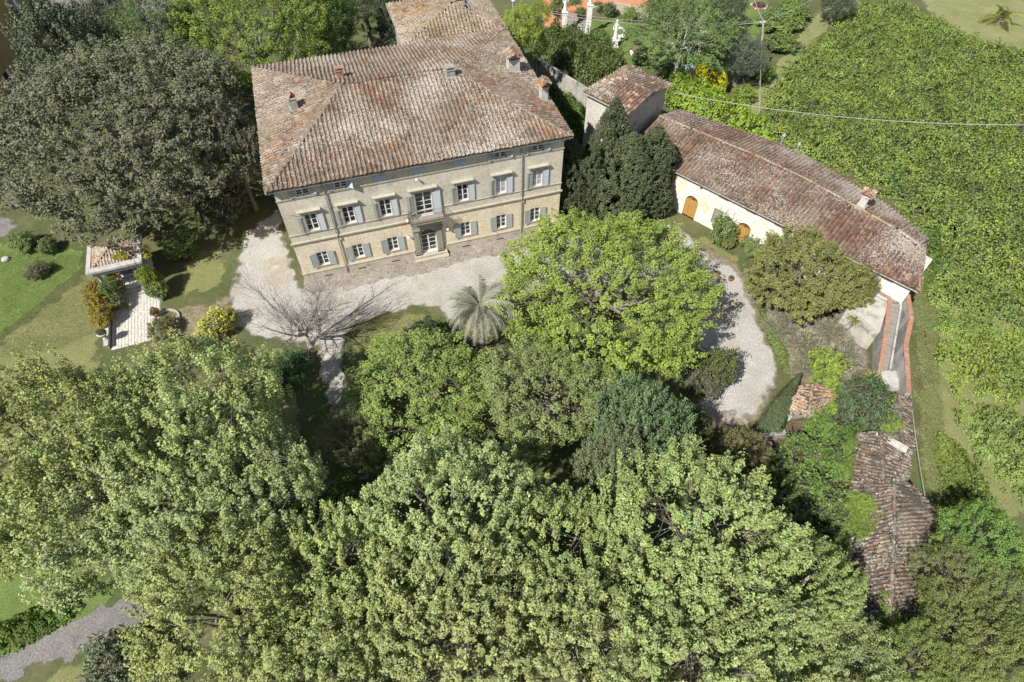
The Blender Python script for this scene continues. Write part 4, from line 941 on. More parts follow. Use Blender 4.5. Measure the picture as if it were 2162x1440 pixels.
def crown(seed, Rr, rz, n_spray, per, size, upright=.4, slen=1.1, swid=.38, amp=.2, zmin=-.35, inner=.15, column=False, hue=.10, lobes=12, sharp=2.5, asp=.62, drop=0.0, holes=0.0, gaps=0.0):
    g = np.random.default_rng(seed)
    if column:
        h = g.beta(1.15, 1.35, n_spray)*2-1; a = g.uniform(0, 2*math.pi, n_spray); t = (h+1)/2
        prof = np.clip((1-t)**.72*(t+.12)**.33*1.62, .03, 1); k = 1+amp*np.sin(a*3+h*4+seed)*.6
        out = np.stack([np.cos(a), np.sin(a), np.full(n_spray, .15)], 1)
        tip = np.stack([np.cos(a)*prof*Rr*k, np.sin(a)*prof*Rr*k, h*rz], 1); d = nrm(out)
    else:
        d = sphere_dirs(n_spray, g, zmin)
        if holes:
            hd = sphere_dirs(8, g, -.1); keep = (d@hd.T).max(1) < 1-holes*.12; d = d[keep]; n_spray = len(d)
        if gaps:
            nz_ = fnoise(d[:, 0]*Rr+d[:, 2]*2, d[:, 1]*Rr-d[:, 2]*2, 2.1, seed+3)+.5*fnoise(d[:, 0]*Rr, d[:, 1]*Rr, .9, seed+4); d = d[g.uniform(-1.2, .55, n_spray) < nz_/gaps*.8]; n_spray = len(d)
        k = lobed(d, g, amp, lobes, sharp)*g.uniform(.86, 1.06, n_spray); tip = d*np.array([Rr, Rr, rz])*k[:, None]
    ax = nrm(d*(1-upright)+np.array([0, 0, upright])+g.normal(0, .16, d.shape)); ax = nrm(ax+np.array([0, 0, -drop]))
    sc_ = g.uniform(.7, 1.25, n_spray)
    tt = g.uniform(0, 1, (n_spray, per))**.85; rad = swid*np.sin(np.clip(tt*.82+.12, 0, 1)*math.pi)**.8
    off = g.normal(size=(n_spray, per, 3)); off = off/np.linalg.norm(off, axis=2, keepdims=True)*np.cbrt(g.uniform(.1, 1, (n_spray, per, 1)))
    Cc = tip[:, None]-ax[:, None]*(tt*slen*sc_[:, None])[..., None]+off*(rad*sc_[:, None])[..., None]
    Nn = off*.28+np.array([-.12, -.10, .72])+d[:, None]*.25+g.normal(0, .40, off.shape)
    tone = (g.uniform(.74, 1.28, (n_spray, 1, 1))*g.uniform(.72, 1.3, (n_spray, per, 1)))
    hs = g.normal(0, hue, (n_spray, per, 1))+g.normal(0, hue*.6, (n_spray, 1, 1)); Co = tone*np.concatenate([1+hs, np.ones_like(hs), 1-hs*.8], 2)
    C = Cc.reshape(-1, 3); Nn = Nn.reshape(-1, 3); Co = Co.reshape(-1, 3)
    ni = int(len(C)*inner)
    if ni:
        di = sphere_dirs(ni, g, -.5); ci = di*np.array([Rr, Rr, rz])*(g.uniform(.35, .82, ni)**.7)[:, None]
        if column: ci[:, :2] *= (np.clip(1-(ci[:, 2:]/rz*.5+.5), .05, 1))
        C = np.vstack([C, ci]); Nn = np.vstack([Nn, di*.4+g.normal(0, .6, di.shape)+np.array([0, 0, .3])]); Co = np.vstack([Co, np.repeat(g.uniform(.7, 1.2, (ni, 1)), 3, 1)])
    V, F = leaves(C, nrm(Nn), size, g, asp)
    return V, F, np.repeat(np.clip(Co, .2, 2.2), 4, 0), tip, ax
def limbs(seed, base_z, zc, Rr, rz, tips, n_limb, r0, twig=True, lean=(0, 0)):
    g = np.random.default_rng(seed+900); b = MB()
    top = np.array([lean[0]*.3, lean[1]*.3, zc-rz*.25]); P = [np.array([0, 0, 0.0])+np.array([0, 0, base_z])]
    for f in (.35, .7, 1.0): P.append(P[0]+(top-P[0])*f+np.array([g.normal(0, .15), g.normal(0, .15), 0])*f)
    b.tube(P, [r0*1.25, r0, r0*.85, r0*.6], 9)
    ends = []
    d = sphere_dirs(n_limb, g, -.05)
    for q in d:
        s = P[2]+(P[3]-P[2])*g.uniform(0, 1); e = np.array([0, 0, zc])+q*np.array([Rr, Rr, rz])*g.uniform(.62, .8)
        m = s*.5+e*.5+np.array([g.normal(0, .3), g.normal(0, .3), -.1*Rr*g.uniform(0, 1)]); m2 = m*.45+e*.55+g.normal(0, .15, 3)
        b.tube([s, m, m2, e], [r0*.42, r0*.28, r0*.18, r0*.07], 6); ends += [(m, r0*.26), (m2, r0*.17), (e, r0*.08)]
    if twig:
        Epos = np.array([e for e, _ in ends])
        for t in tips[:: max(1, len(tips)//110)]:
            t = (t*.93)+np.array([0, 0, zc]); o_ = np.argsort(np.linalg.norm(Epos-t, axis=1)); i = o_[g.integers(0, min(4, len(o_)))]; s = Epos[i]; m = s*.5+t*.5+g.normal(0, .25, 3)
            b.tube([s, m, t], [min(.04, ends[i][1]*.4), .016, .006], 3, False)
    return b
TREES = {}
def tree_proto(kind, var, zc, Rr, rz, bark, r0, n_limb, **kw):
    V, F, C, tips, ax = crown(hash_(kind)+var*17, Rr, rz, **kw); V = V+np.array([0, 0, zc])
    lm = 'needle' if kind in ('cypress', 'conifer') else 'leaf_dull' if kind in ('oak', 'laurel', 'olive') else 'leaf'
    o = mk('crown', V, F, M[lm], col=C); cm = o.data; bpy.data.objects.remove(o)
    if kind in ('cypress', 'conifer'): b = MB().tube([(0, 0, 0), (0, 0, zc), (0, 0, zc+rz*.85)], [r0, r0*.6, .03], 8)
    else: b = limbs(hash_(kind)+var, 0, zc, Rr, rz, tips, n_limb, r0)
    o = b.build('trunk', M[bark], smooth=True); tm = o.data; bpy.data.objects.remove(o)
    TREES[kind, var] = (cm, tm, zc, Rr, rz)
def hash_(s): return sum(ord(c)*(i+3) for i, c in enumerate(s)) % 9973
def tree(kind, var, px, py, rpx, tint, name, label, cat='tree', group=None, rot=None, zs=1.0, by='centre', zfix=None):
    """stand a tree whose crown centre shows at a pixel with a given crown radius in pixels"""
    cm, tm, zc, Rr, rz = TREES[kind, var]; s = 1.0
    for k in range(6):
        zz = zfix if zfix is not None else zc*s*zs
        s = rpx*m_per_px(px, py, zz)/Rr
    zz = zfix if zfix is not None else zc*s*zs
    if zfix is not None: zs = zfix/(zc*s)
    p = at(px, py, zz); g = random.Random(px*7+py); rt = rot if rot is not None else g.uniform(0, 6.28)
    o = empty(name, (p[0], p[1], 0), rt, label, cat, group, (s, s, s*zs))
    c = link('crown', cm, o); c.color = (*tint, 1); link('trunk', tm, o); return o

for v in range(4):
    tree_proto('plane', v, 8.6, 5.4, 4.3, 'bark_pale', .34, 12, n_spray=1250, per=58, size=.16, upright=.82, slen=1.45, swid=.25, amp=.20, inner=.03, lobes=34, sharp=6, zmin=-.2, hue=.05, gaps=.75)
tree_proto('broad', 0, 7.4, 6.6, 5.2, 'bark_pale', .42, 13, n_spray=2000, per=48, gaps=.9, size=.15, upright=.5, slen=.9, swid=.29, amp=.16, inner=.13, lobes=34, sharp=6, zmin=-.45, hue=.05)
tree_proto('broad', 1, 6.0, 4.2, 3.8, 'bark', .3, 11, n_spray=900, per=48, gaps=1.0, size=.145, upright=.45, slen=.85, swid=.32, amp=.22, inner=.06, lobes=22, sharp=5, zmin=-.4, hue=.05)
tree_proto('airy', 0, 6.2, 4.4, 3.6, 'bark', .34, 16, n_spray=560, per=48, size=.14, upright=.45, slen=.9, swid=.3, amp=.24, inner=.08, lobes=16, sharp=4, zmin=-.3, hue=.06)
tree_proto('oak', 0, 8.2, 11.5, 6.6, 'bark', .7, 18, n_spray=3200, per=36, gaps=1.1, size=.24, upright=.3, slen=.9, swid=.45, amp=.13, inner=.14, lobes=60, sharp=9, zmin=-.3, hue=.06)
tree_proto('oak', 1, 7.6, 5.6, 5.4, 'bark', .4, 10, n_spray=620, per=46, size=.28, upright=.5, slen=1.1, swid=.42, amp=.24, inner=.06, lobes=20, sharp=5, zmin=-.3, hue=.06)
tree_proto('cypress', 0, 4.9, 1.9, 4.9, 'bark', .18, 0, n_spray=800, per=34, size=.17, upright=.8, slen=.75, swid=.17, amp=.18, inner=.12, column=True, hue=.05, asp=.4)
tree_proto('cypress', 1, 4.6, 2.3, 4.5, 'bark', .18, 0, n_spray=950, per=34, size=.17, upright=.75, slen=.6, swid=.19, amp=.26, inner=.12, column=True, hue=.05, asp=.45)
tree_proto('conifer', 0, 1.1, .6, 1.15, 'bark', .06, 0, n_spray=260, per=14, size=.13, upright=.7, slen=.3, swid=.09, amp=.15, inner=.1, column=True, hue=.05, asp=.5)
tree_proto('laurel', 0, 3.0, 4.2, 2.4, 'bark', .22, 10, n_spray=900, per=40, size=.17, upright=.35, slen=.6, swid=.24, amp=.22, inner=.08, lobes=40, sharp=8, zmin=-.4, hue=.045, asp=.45)
tree_proto('olive', 0, 3.2, 2.6, 2.3, 'bark', .26, 10, n_spray=420, per=34, size=.17, upright=.5, slen=.8, swid=.22, amp=.2, inner=.1, lobes=12, hue=.05, asp=.28)
tree_proto('weeping', 0, 4.6, 3.4, 3.0, 'bark_white', .16, 10, n_spray=420, per=44, size=.2, upright=0, slen=-1.7, swid=.2, amp=.2, inner=.1, lobes=12, hue=.06, asp=.4, zmin=.0)
for v in range(3):
    tree_proto('shrub', v, .75, 1.0, .8, 'bark', .05, 6, n_spray=150, per=22, size=.125, upright=.3, slen=.35, swid=.15, amp=.28, inner=.15, lobes=9, zmin=-.5, hue=.05)

# -- plane trees in front
TP = (.288, .342, .130)
planes = [(400, 898, 196, 0, 'front plane tree nearest the flagged pavilion court'), (105, 965, 225, 1, 'plane tree at the left edge below the mown lawn'), (235, 1052, 192, 2, 'thin-leaved plane tree above the asphalt road'),
    (470, 1075, 190, 3, 'plane tree shading the bend of the garden path'), (485, 1300, 195, 1, 'plane tree leaning over the end of the asphalt road'), (700, 1235, 165, 0, 'narrow plane tree right of the road end, below the path'),
    (935, 1090, 185, 2, 'plane tree with its top just under the round front trees'), (955, 1300, 205, 3, 'plane tree in the middle of the lower grove'), (1190, 1190, 165, 1, 'plane tree beside the dark gap in the grove'),
    (1460, 1140, 200, 0, 'plane tree below the domed blue-green evergreen'), (1230, 1400, 200, 2, 'plane tree at the bottom edge, centre of the grove'), (1480, 1370, 215, 3, 'plane tree at the bottom edge right of the grove centre'),
    (1660, 1250, 150, 1, 'plane tree reaching the vine-covered shed'), (700, 1440, 190, 2, 'plane tree at the bottom edge left of the grove centre'), (1730, 1410, 150, 0, 'plane tree at the bottom edge beside the ruined shed')]
for i, (x, y, r, v, lb) in enumerate(planes):
    k = random.Random(i).uniform(.9, 1.1); t = (TP[0]*k*(1+.05*math.sin(i*2)), TP[1]*k, TP[2]*k*(1-.1*math.sin(i*1.7)))
    if i in (2,): t = (.31, .365, .165)
    tree('plane', v, x, y, r, t, 'plane_tree', lb, group='plane trees of the front grove')
# -- trees round the drive
tree('broad', 0, 1272, 612, 220, (.225, .29, .06), 'broadleaf_tree', 'largest bright green broad tree between drive and villa', rot=1.0, zfix=5.9)
tree('airy', 0, 1150, 835, 140, (.225, .27, .10), 'broadleaf_tree', 'olive-green half-leafed tree below the big bright tree', zfix=5.2)
tree('broad', 1, 880, 822, 146, (.225, .30, .08), 'broadleaf_tree', 'rounded yellow-green tree below the front lawn', zfix=3.9)
tree('airy', 0, 745, 925, 74, (.175, .185, .08), 'broadleaf_tree', 'brownish small tree above the shaded path', zfix=3.6, rot=2)
tree('laurel', 0, 1345, 915, 108, (.135, .195, .092), 'evergreen_tree', 'domed blue-green evergreen below the big bright tree', zfix=5.5, rot=1.0)
tree('laurel', 0, 1300, 990, 85, (.185, .21, .115), 'evergreen_tree', 'greyish evergreen under the domed evergreen', zfix=5.0, rot=4)
tree('laurel', 0, 1545, 965, 72, (.16, .15, .065), 'evergreen_tree', 'olive-brown evergreen at the foot of the gravel loop', zfix=2.6, rot=3)
tree('shrub', 1, 1470, 910, 42, (.085, .125, .05), 'viburnum_bush', 'dark green bush with pale flowers at the end of the gravel loop', 'bush', zfix=1.8)
tree('laurel', 0, 1700, 578, 112, (.175, .185, .06), 'laurel_tree', 'broad olive-green laurel in front of the outbuilding', zfix=3.6, rot=.5)
tree('laurel', 0, 1795, 608, 48, (.17, .18, .06), 'laurel_tree', 'small laurel beside the white end terrace', zfix=2.8, rot=2.5)
tree('shrub', 0, 1515, 775, 42, (.12, .15, .045), 'shrub', 'leafy shrub spilling from the big tree onto the gravel', 'shrub', zfix=2.0)
tree('shrub', 1, 1490, 810, 34, (.12, .13, .07), 'shrub', 'greyish shrub at the gravel edge under the big tree', 'shrub', zfix=1.3)
tree('shrub', 2, 900, 712, 46, (.055, .10, .035), 'shrub', 'dark green glossy shrub behind the rounded front tree', 'shrub', zfix=1.6)
tree('shrub', 0, 962, 735, 30, (.11, .10, .075), 'shrub', 'brownish shrub left of the palm trunk', 'shrub', zfix=.9)
# -- dark evergreens and trees left of the villa
tree('oak', 0, 266, 285, 258, (.128, .138, .080), 'holm_oak', 'huge dark grey-green holm oak left of the villa', rot=.7)
tree('oak', 1, 158, 135, 92, (.115, .14, .085), 'holm_oak', 'grey-green holm oak beside the ochre house', zfix=9)
tree('oak', 1, 232, 45, 48, (.125, .135, .09), 'holm_oak', 'small holm oak against the paved yard at the top', zfix=5)
tree('broad', 1, 340, 90, 98, (.11, .155, .055), 'broadleaf_tree', 'dark mid-green tree between the oaks and the bright tree', zfix=9)
tree('broad', 0, 535, 70, 172, (.175, .24, .045), 'broadleaf_tree', 'bright yellow-green tree behind the villa corner', zfix=9, rot=2.2)
tree('broad', 1, 668, 55, 88, (.09, .155, .04), 'broadleaf_tree', 'deep green tree against the back of the villa roof', zfix=8)
tree('broad', 1, 770, 18, 62, (.05, .075, .025), 'broadleaf_tree', 'added tree, tinted dark for shade, between the bright tree and the rear house', zfix=5)  # added tree; its dark tint paints the deep shade of this gap
tree('oak', 1, 832, 40, 38, (.095, .11, .065), 'small_oak', 'small grey tree squeezed against the rear house', zfix=6)
tree('broad', 1, 440, 180, 62, (.08, .14, .03), 'broadleaf_tree', 'fresh green understorey tree at the oak\'s right shoulder', zfix=6)
tree('oak', 1, 495, 330, 70, (.125, .13, .085), 'holm_oak', 'dark holm oak close to the villa\'s left wall', zfix=6.5)
tree('shrub', 0, 375, 520, 34, (.10, .15, .035), 'shrub', 'bright green shrub at the foot of the huge oak', 'shrub', zfix=1.6)
tree('shrub', 2, 480, 430, 48, (.08, .085, .05), 'shrub', 'dark shrub where oak shade meets the gravel', 'shrub', zfix=2.2)
# -- cypresses
CY = (.085, .102, .05)
for i, (v, bx, by_, r, zt, lb) in enumerate([(0, 1303, 205, 54, 11.6, 'tallest cypress, its spire against the tower roof'), (1, 1392, 262, 62, 9.6, 'broad cypress of the cluster nearest the outbuilding'), (1, 1340, 280, 72, 9.6, 'widest cypress in the middle of the cluster'),
        (1, 1210, 290, 50, 8.8, 'leftmost cypress beside the villa corner'), (0, 1258, 300, 38, 8.6, 'slim cypress between the leftmost and the tallest one')]):
    cm, tm, zc, Rr, rz = TREES['cypress', v]; p = at(bx, by_, zt); s = r*m_per_px(bx, by_+90, zt*.5)/Rr; zsc = zt/(zc+rz)
    o = empty('cypress', (p[0], p[1], 0), i*1.3, lb, 'cypress', 'cypresses by the outbuilding', (s, s, zsc)); c = link('crown', cm, o); c.color = (*[q*(.9+.1*i % .3) for q in CY], 1); link('trunk', tm, o)

# -- palm
def palm(name, label, p, h, n, fl, tint, seed, group=None, lw=.045, droop=1.0, tr=.2, skirt=0):
    g = np.random.default_rng(seed); o = empty(name, (p[0], p[1], 0), 0, label, 'palm', group)
    b = MB(); b.tube([(0, 0, 0), (.05, 0, h*.4), (0, .04, h*.75), (0, 0, h)], [tr*1.3, tr, tr, tr*1.5], 10); b.build('trunk', M['bark_pale'], o)
    for k in range(n+skirt):
        a = g.uniform(0, 6.28); el = R(82-100*(k/max(1, n))**.9) if k < n else R(g.uniform(-65, -35)); L = fl*g.uniform(.85, 1.1)
        dirh = np.array([math.cos(a), math.sin(a), 0]); side = np.array([-math.sin(a), math.cos(a), 0]); P = []; e = el; q = np.array([0, 0, h+.1])+dirh*tr*.5
        for s in range(9):
            P.append(q.copy()); q = q+(dirh*math.cos(e)+np.array([0, 0, math.sin(e)]))*L/8; e -= R(11)*droop
        V = []; F = []; cl = []
        rv, rf = tube(P, [.03*(1-i/9.5) for i in range(9)], 3); V += rv; F += rf; P = np.array(P)
        for s in np.linspace(.12, 1, 26):
            i = min(7, int(s*8)); f = s*8-i; c = P[i]*(1-f)+P[min(8, i+1)]*f; t = nrm(P[min(8, i+1)]-P[i]); up = nrm(np.cross(side, t)) if k < n else np.array([0, 0, -1.0])
            for sd in (-1, 1):
                l = L*.30*math.sin(min(1, .25+s*.8)*math.pi*.8+.3)*g.uniform(.8, 1.1); d = nrm(t*.75+sd*side*.75+up*g.uniform(.1, .5)); tipp = c+d*l+np.array([0, 0, -.12*l]); b0 = len(V)
                V += [tuple(c-t*lw*.5), tuple(c+t*lw*.5), tuple(c+d*l*.6+t*lw*.4), tuple(tipp)]; F.append((b0, b0+1, b0+2, b0+3))
        tone = g.uniform(.8, 1.2)*(np.array([1.0, 1, 1]) if k < n*.9 else np.array([1.25, 1.05, .8])); fo = mk('frond', V, F, M['leaf_dull'], o, col=np.ones((len(V), 3))*tone); fo.color = (*tint, 1)
    return o
pb_ = at(1019, 742, 0)
palm('palm', 'grey-leaved feather palm in front of the villa', pb_, 5.6, 78, 3.2, (.34, .35, .27), 3, tr=.24, droop=1.25, skirt=14)
palm('palm', 'dark garden palm on the lawn behind the villa', at(1385, 50, 0), 2.6, 26, 3.4, (.09, .13, .045), 4, tr=.2)
palm('palm', 'young yellow-green palm alone on the upper meadow', at(2105, 52, 0), .9, 14, 3.2, (.20, .23, .06), 6, tr=.16, lw=.07)

# -- bare tree
def bare_tree(seed, p, label, h=8.0):
    g = np.random.default_rng(seed); o = empty('bare_tree', (p[0], p[1], 0), 0, label, 'tree'); b = MB(); tw = MB()
    def grow(s, d, l, r, lev):
        n = 4; P = [s]; q = s.copy(); dd = d.copy()
        for i in range(n):
            dd = nrm(dd+g.normal(0, .13, 3)+np.array([0, 0, .05])); q = q+dd*l/n; P.append(q.copy())
        rs = [max(.006, r*(1-.55*i/n)) for i in range(n+1)]
        (b if lev < 3 else tw).tube(P, rs, 7 if lev < 2 else 5 if lev < 3 else 3, lev < 2)
        if lev >= 4: return
        kids = (4, 5, 5, 4)[lev]
        for k in range(kids):
            f = g.uniform(.35, 1.0) if lev else g.uniform(.7, 1.0); i = min(n-1, int(f*n)); c = P[i]+(P[i+1]-P[i])*(f*n-i); ax = nrm(g.normal(size=3)); side = nrm(np.cross(dd, ax))
            nd = nrm(dd*.85+side*g.uniform(.45, 1.05)+np.array([0, 0, .16])); grow(c, nd, l*g.uniform(.5, .82), rs[i]*.58, lev+1)
        if lev > 0: grow(P[-1], dd, l*.75, rs[-1]*.9, lev+1)
    grow(np.array([0, 0, -.05]), nrm(np.array([-.18, .05, 1])), h*.17, .26, 0)
    for a in (2.6, 1.2, .1, -1.2, 3.9, 5.4):
        s = np.array([-.25, .07, h*.15]); grow(s, nrm(np.array([math.cos(a)*.95, math.sin(a)*.95, 1])), h*.36, .13, 1)
    b.build('trunk', M['bark_grey'], o, True); t = tw.build('twigs', M['bark_grey'], o); return o
bare_tree(12, at(655, 730, 0), 'leafless spreading tree on the gravel before the villa', 9.4)

# -- shrubs around the pavilion, drive and walls
def shrub(px, py, r, tint, label, name='shrub', cat='shrub', z=None, v=0, group=None, zs=1.0): return tree('shrub', v, px, py, r, tint, name, label, cat, group, zfix=z)
GOLD = (.30, .235, .03)
for i, (x, y, r, lb) in enumerate([(203, 612, 24, 'golden conifer bush against the left pavilion column'), (207, 640, 24, 'middle golden conifer bush left of the forecourt'), (217, 668, 24, 'lowest golden conifer bush left of the forecourt')]):
    shrub(x, y, r, GOLD, lb, 'golden_bush', 'bush', 1.0, i, 'golden bushes by the pavilion')
shrub(238, 612, 22, (0.156, 0.221, 0.060), 'green climber round the left pavilion column', z=1.3, v=1); shrub(243, 640, 20, (0.168, 0.221, 0.084), 'grey-green shrub at the left of the pavilion steps', z=.8, v=2)
shrub(315, 588, 20, (0.228, 0.286, 0.042), 'yellow-green climber on the right pavilion column', z=1.8, v=0); shrub(330, 612, 22, (0.180, 0.260, 0.060), 'green climber beside the right pavilion parapet', z=1.0, v=1)
shrub(455, 685, 36, (0.408, 0.429, 0.090), 'variegated yellow bush with long shadow on the gravel', 'variegated_bush', 'bush', 1.1, 1)
shrub(486, 668, 15, (0.432, 0.468, 0.120), 'small yellow bush beside the variegated one', 'variegated_bush', 'bush', .9, 2)
shrub(345, 690, 30, (0.168, 0.169, 0.072), 'thin brownish shrub in the stone ring bed', z=.7, v=2); shrub(430, 735, 34, (0.102, 0.143, 0.048), 'dark shrub between pavilion court and shaded lawn', z=.8, v=0)
shrub(80, 570, 24, (0.120, 0.130, 0.066), 'scrubby bush with cut stump on the wild lawn', z=.6, v=0); shrub(100, 520, 20, (0.144, 0.195, 0.054), 'low shrub under the oak edge on the wild lawn', z=.7, v=1); shrub(50, 510, 26, (0.144, 0.221, 0.060), 'green brush heap at the far left under the oak', z=.8, v=2)
shrub(610, 780, 46, (0.054, 0.143, 0.036), 'low dark bush in the shaded lawn', z=.9, v=1); shrub(560, 800, 30, (0.054, 0.130, 0.036), 'second dark bush at the lawn\'s shaded edge', z=.8, v=2)
shrub(725, 1050, 46, (0.120, 0.208, 0.036), 'bright hedge bush along the lower side of the path', z=1.2, v=2); shrub(655, 1078, 36, (0.066, 0.156, 0.036), 'dark hedge bush left along the path', z=1.0, v=0)
shrub(1528, 483, 27, (0.180, 0.240, 0.078), 'tall flowering shrub against the outbuilding wall', z=1.5, v=0); shrub(1538, 512, 15, (0.204, 0.260, 0.060), 'low yellow-green shrub left of the ochre door', z=.6, v=1); shrub(1594, 518, 26, (0.168, 0.234, 0.072), 'bush right of the closed ochre door', z=.9, v=2)
for i, (x, y, r, t, lb) in enumerate([(1745, 770, 36, (0.240, 0.325, 0.048), 'bright yellow-green bush above the tool shed'), (1740, 815, 30, (0.228, 0.312, 0.048), 'yellow-green bush touching the tool shed roof'), (1825, 850, 62, (0.082, 0.130, 0.054), 'dark blue-green bush right of the tool shed'), (1730, 905, 36, (0.132, 0.221, 0.048), 'green mound below the tool shed roof'), (1870, 860, 30, (0.180, 0.260, 0.048), 'ivy clump at the foot of the stair landing'),
        (1690, 960, 50, (0.144, 0.221, 0.054), 'ivy mound left of the upper shed'), (1750, 985, 52, (0.120, 0.202, 0.042), 'ivy mound against the upper shed wall'), (1720, 1050, 56, (0.138, 0.221, 0.054), 'scrubby bush before the ruined shed'), (1775, 930, 36, (0.108, 0.195, 0.036), 'deep green ivy over the upper shed eave'), (1760, 1110, 50, (0.120, 0.189, 0.054), 'bush hugging the ruined shed eave'), (1670, 1060, 46, (0.132, 0.195, 0.060), 'brambles at the edge of the plane grove'), (1640, 1000, 36, (0.144, 0.208, 0.060), 'weedy bush below the tiny lean-to')]):
    shrub(x, y, r, t, lb, z=(1.6 if i != 2 else 2.2), v=i % 3)
for i, (x, y, r, t, z_, lb) in enumerate([(2070, 1150, 85, (0.165, 0.266, 0.062), 3.5, 'fresh green tree right of the ruined shed'), (2010, 1210, 70, (0.215, 0.241, 0.097), 3.0, 'greyish scrubby tree against the ruined shed'), (2120, 1260, 80, (0.190, 0.241, 0.076), 3.2, 'leafy tree at the right edge below the bank'), (2030, 1330, 95, (0.198, 0.234, 0.076), 3.4, 'dense tree below the ruined shed end'), (2130, 1400, 85, (0.215, 0.257, 0.076), 3.2, 'tree in the lower right corner'), (1930, 1400, 85, (0.198, 0.250, 0.069), 3.0, 'tree between the shed end and the plane grove'), (2030, 1430, 70, (0.231, 0.273, 0.083), 2.8, 'yellowish tree at the bottom right')]):
    tree('airy' if i % 2 else 'broad', 0 if i % 2 else 1, x, y, r, t, 'broadleaf_tree', lb, zfix=z_+1.2)
shrub(235, 1400, 58, (0.180, 0.215, 0.132), 'grey olive-like bush below the asphalt road', z=1.6, v=1); shrub(300, 1425, 44, (0.156, 0.189, 0.108), 'greyish bush at the bottom left under the plane trees', z=1.4, v=0)
# -- ivy on the rear house and garden wall
def ivy(px, py, z, rpx, tint, label, zs=1.0, rot=0.0, kind=('broad', 1)):
    cm, tm, zc, Rr, rz = TREES[kind]; p = at(px, py, z); sc_ = rpx*m_per_px(px, py, z)/Rr; o = empty('ivy', (p[0], p[1], 0), rot, label, 'ivy'); c = link('foliage', cm, o); c.scale = (sc_, sc_, sc_*zs); c.location = (0, 0, z-zc*sc_*zs); c.color = (*tint, 1)
    MB().tube([(0, 0, 0), (.2, .1, z*.5), (0, 0, z)], [.12, .1, .05], 6).build('stem', M['bark'], o); return o
ivy(1096, 62, 9.6, 46, (.25, .31, .055), 'yellow-green ivy mass hanging over the rear house corner', 1.1, 1.0)
ivy(1122, 95, 6.0, 34, (.17, .25, .05), 'darker ivy curtain dropping below the rear house corner', 1.5, 2.0)
ivy(1138, 28, 9.8, 26, (.23, .29, .05), 'ivy crest on the rear house eave at the top', .9, 3.0)
# -- upper garden
tree('weeping', 0, 1440, 90, 78, (0.144, 0.208, 0.072), 'weeping_tree', 'weeping pale-barked tree in the upper garden', zfix=5)
tree('olive', 0, 1568, 122, 50, (0.106, 0.130, 0.090), 'olive_tree', 'rounded grey olive tree by the yellow conifers')
tree('olive', 0, 1538, 18, 38, (0.072, 0.098, 0.060), 'olive_tree', 'dark olive at the top of the upper garden', rot=1); tree('olive', 0, 1770, 8, 36, (0.090, 0.111, 0.072), 'olive_tree', 'small dark tree at the top of the meadow lane', rot=2)
for i, (x, y, r, lb) in enumerate([(1482, 150, 15, 'tallest yellow conifer beside the grey box'), (1505, 168, 12, 'left one of the paired yellow conifers'), (1524, 176, 13, 'right one of the paired yellow conifers')]):
    tree('conifer', 0, x, y, r, (0.432, 0.403, 0.024), 'yellow_conifer', lb, 'conifer', 'yellow conifers of the upper garden', zs=1.2)
for i, (x, y, r, t, lb) in enumerate([(1265, 78, 24, (0.108, 0.195, 0.048), 'round dark shrub beside the white statue'), (1350, 120, 18, (0.144, 0.208, 0.072), 'shrub near the big round pot'), (1400, 140, 26, (0.132, 0.195, 0.072), 'grey-green shrub below the weeping tree'), (1470, 185, 18, (0.216, 0.286, 0.060), 'yellow-green shrub under the tallest yellow conifer'), (1540, 55, 34, (0.144, 0.195, 0.060), 'loose shrub above the olive tree'),
        (1650, 45, 42, (0.168, 0.247, 0.054), 'leafy hedge shrub right of the pole'), (1680, 20, 36, (0.168, 0.260, 0.054), 'leafy hedge shrub at the top of the lane'), (1650, 90, 34, (0.162, 0.234, 0.054), 'hedge shrub on the lane\'s left bank'), (1612, 150, 26, (0.168, 0.247, 0.036), 'bright hedge shrub right of the olive tree'), (1572, 195, 24, (0.192, 0.273, 0.042), 'vine shrub at the lower end of the olive hedge'), (1440, 60, 30, (0.132, 0.195, 0.060), 'shrub behind the weeping tree'), (1500, 100, 28, (0.108, 0.189, 0.048), 'green shrub between weeping tree and olive'),
        (1210, 8, 20, (0.144, 0.195, 0.060), 'shrub between the white pillars at the top'), (1180, 12, 22, (0.156, 0.208, 0.060), 'shrub left of the white pillars'), (1285, 20, 14, (0.120, 0.195, 0.060), 'climbing plant on the terrace wall'), (1330, 30, 14, (0.240, 0.312, 0.060), 'banana plant with yellow leaves near the palm')]):
    shrub(x, y, r, t, lb, z=1.0, v=i % 3)
# -- yuccas
def yucca(x, y, z_, label, seed, s=1.0):
    g = np.random.default_rng(seed); p = at(x, y, z_); o = empty('yucca', (p[0], p[1], 0), 0, label, 'yucca', 'yuccas under the terrace', (s, s, 1)); MB().tube([(0, 0, 0), (.05, 0, z_*.5), (0, 0, z_)], [.12, .1, .1], 7).build('trunk', M['bark_pale'], o)
    V = []; F = []
    for k in range(120):
        a = g.uniform(0, 6.28); el = g.uniform(-.5, 1.35); d = np.array([math.cos(a)*math.cos(el), math.sin(a)*math.cos(el), math.sin(el)]); s_ = np.array([-math.sin(a), math.cos(a), 0])*.028; c = np.array([0, 0, z_]); l = g.uniform(.6, .85); b0 = len(V)
        V += [tuple(c-s_), tuple(c+s_), tuple(c+d*l*.5+s_*1.2), tuple(c+d*l+(0, 0, -.08)), tuple(c+d*l*.5-s_*1.2)]; F.append((b0, b0+1, b0+2, b0+3, b0+4))
    f = mk('leaves', V, F, M['leaf_dull'], o, col=np.ones((len(V), 3))); f.color = (.22, .245, .09, 1)
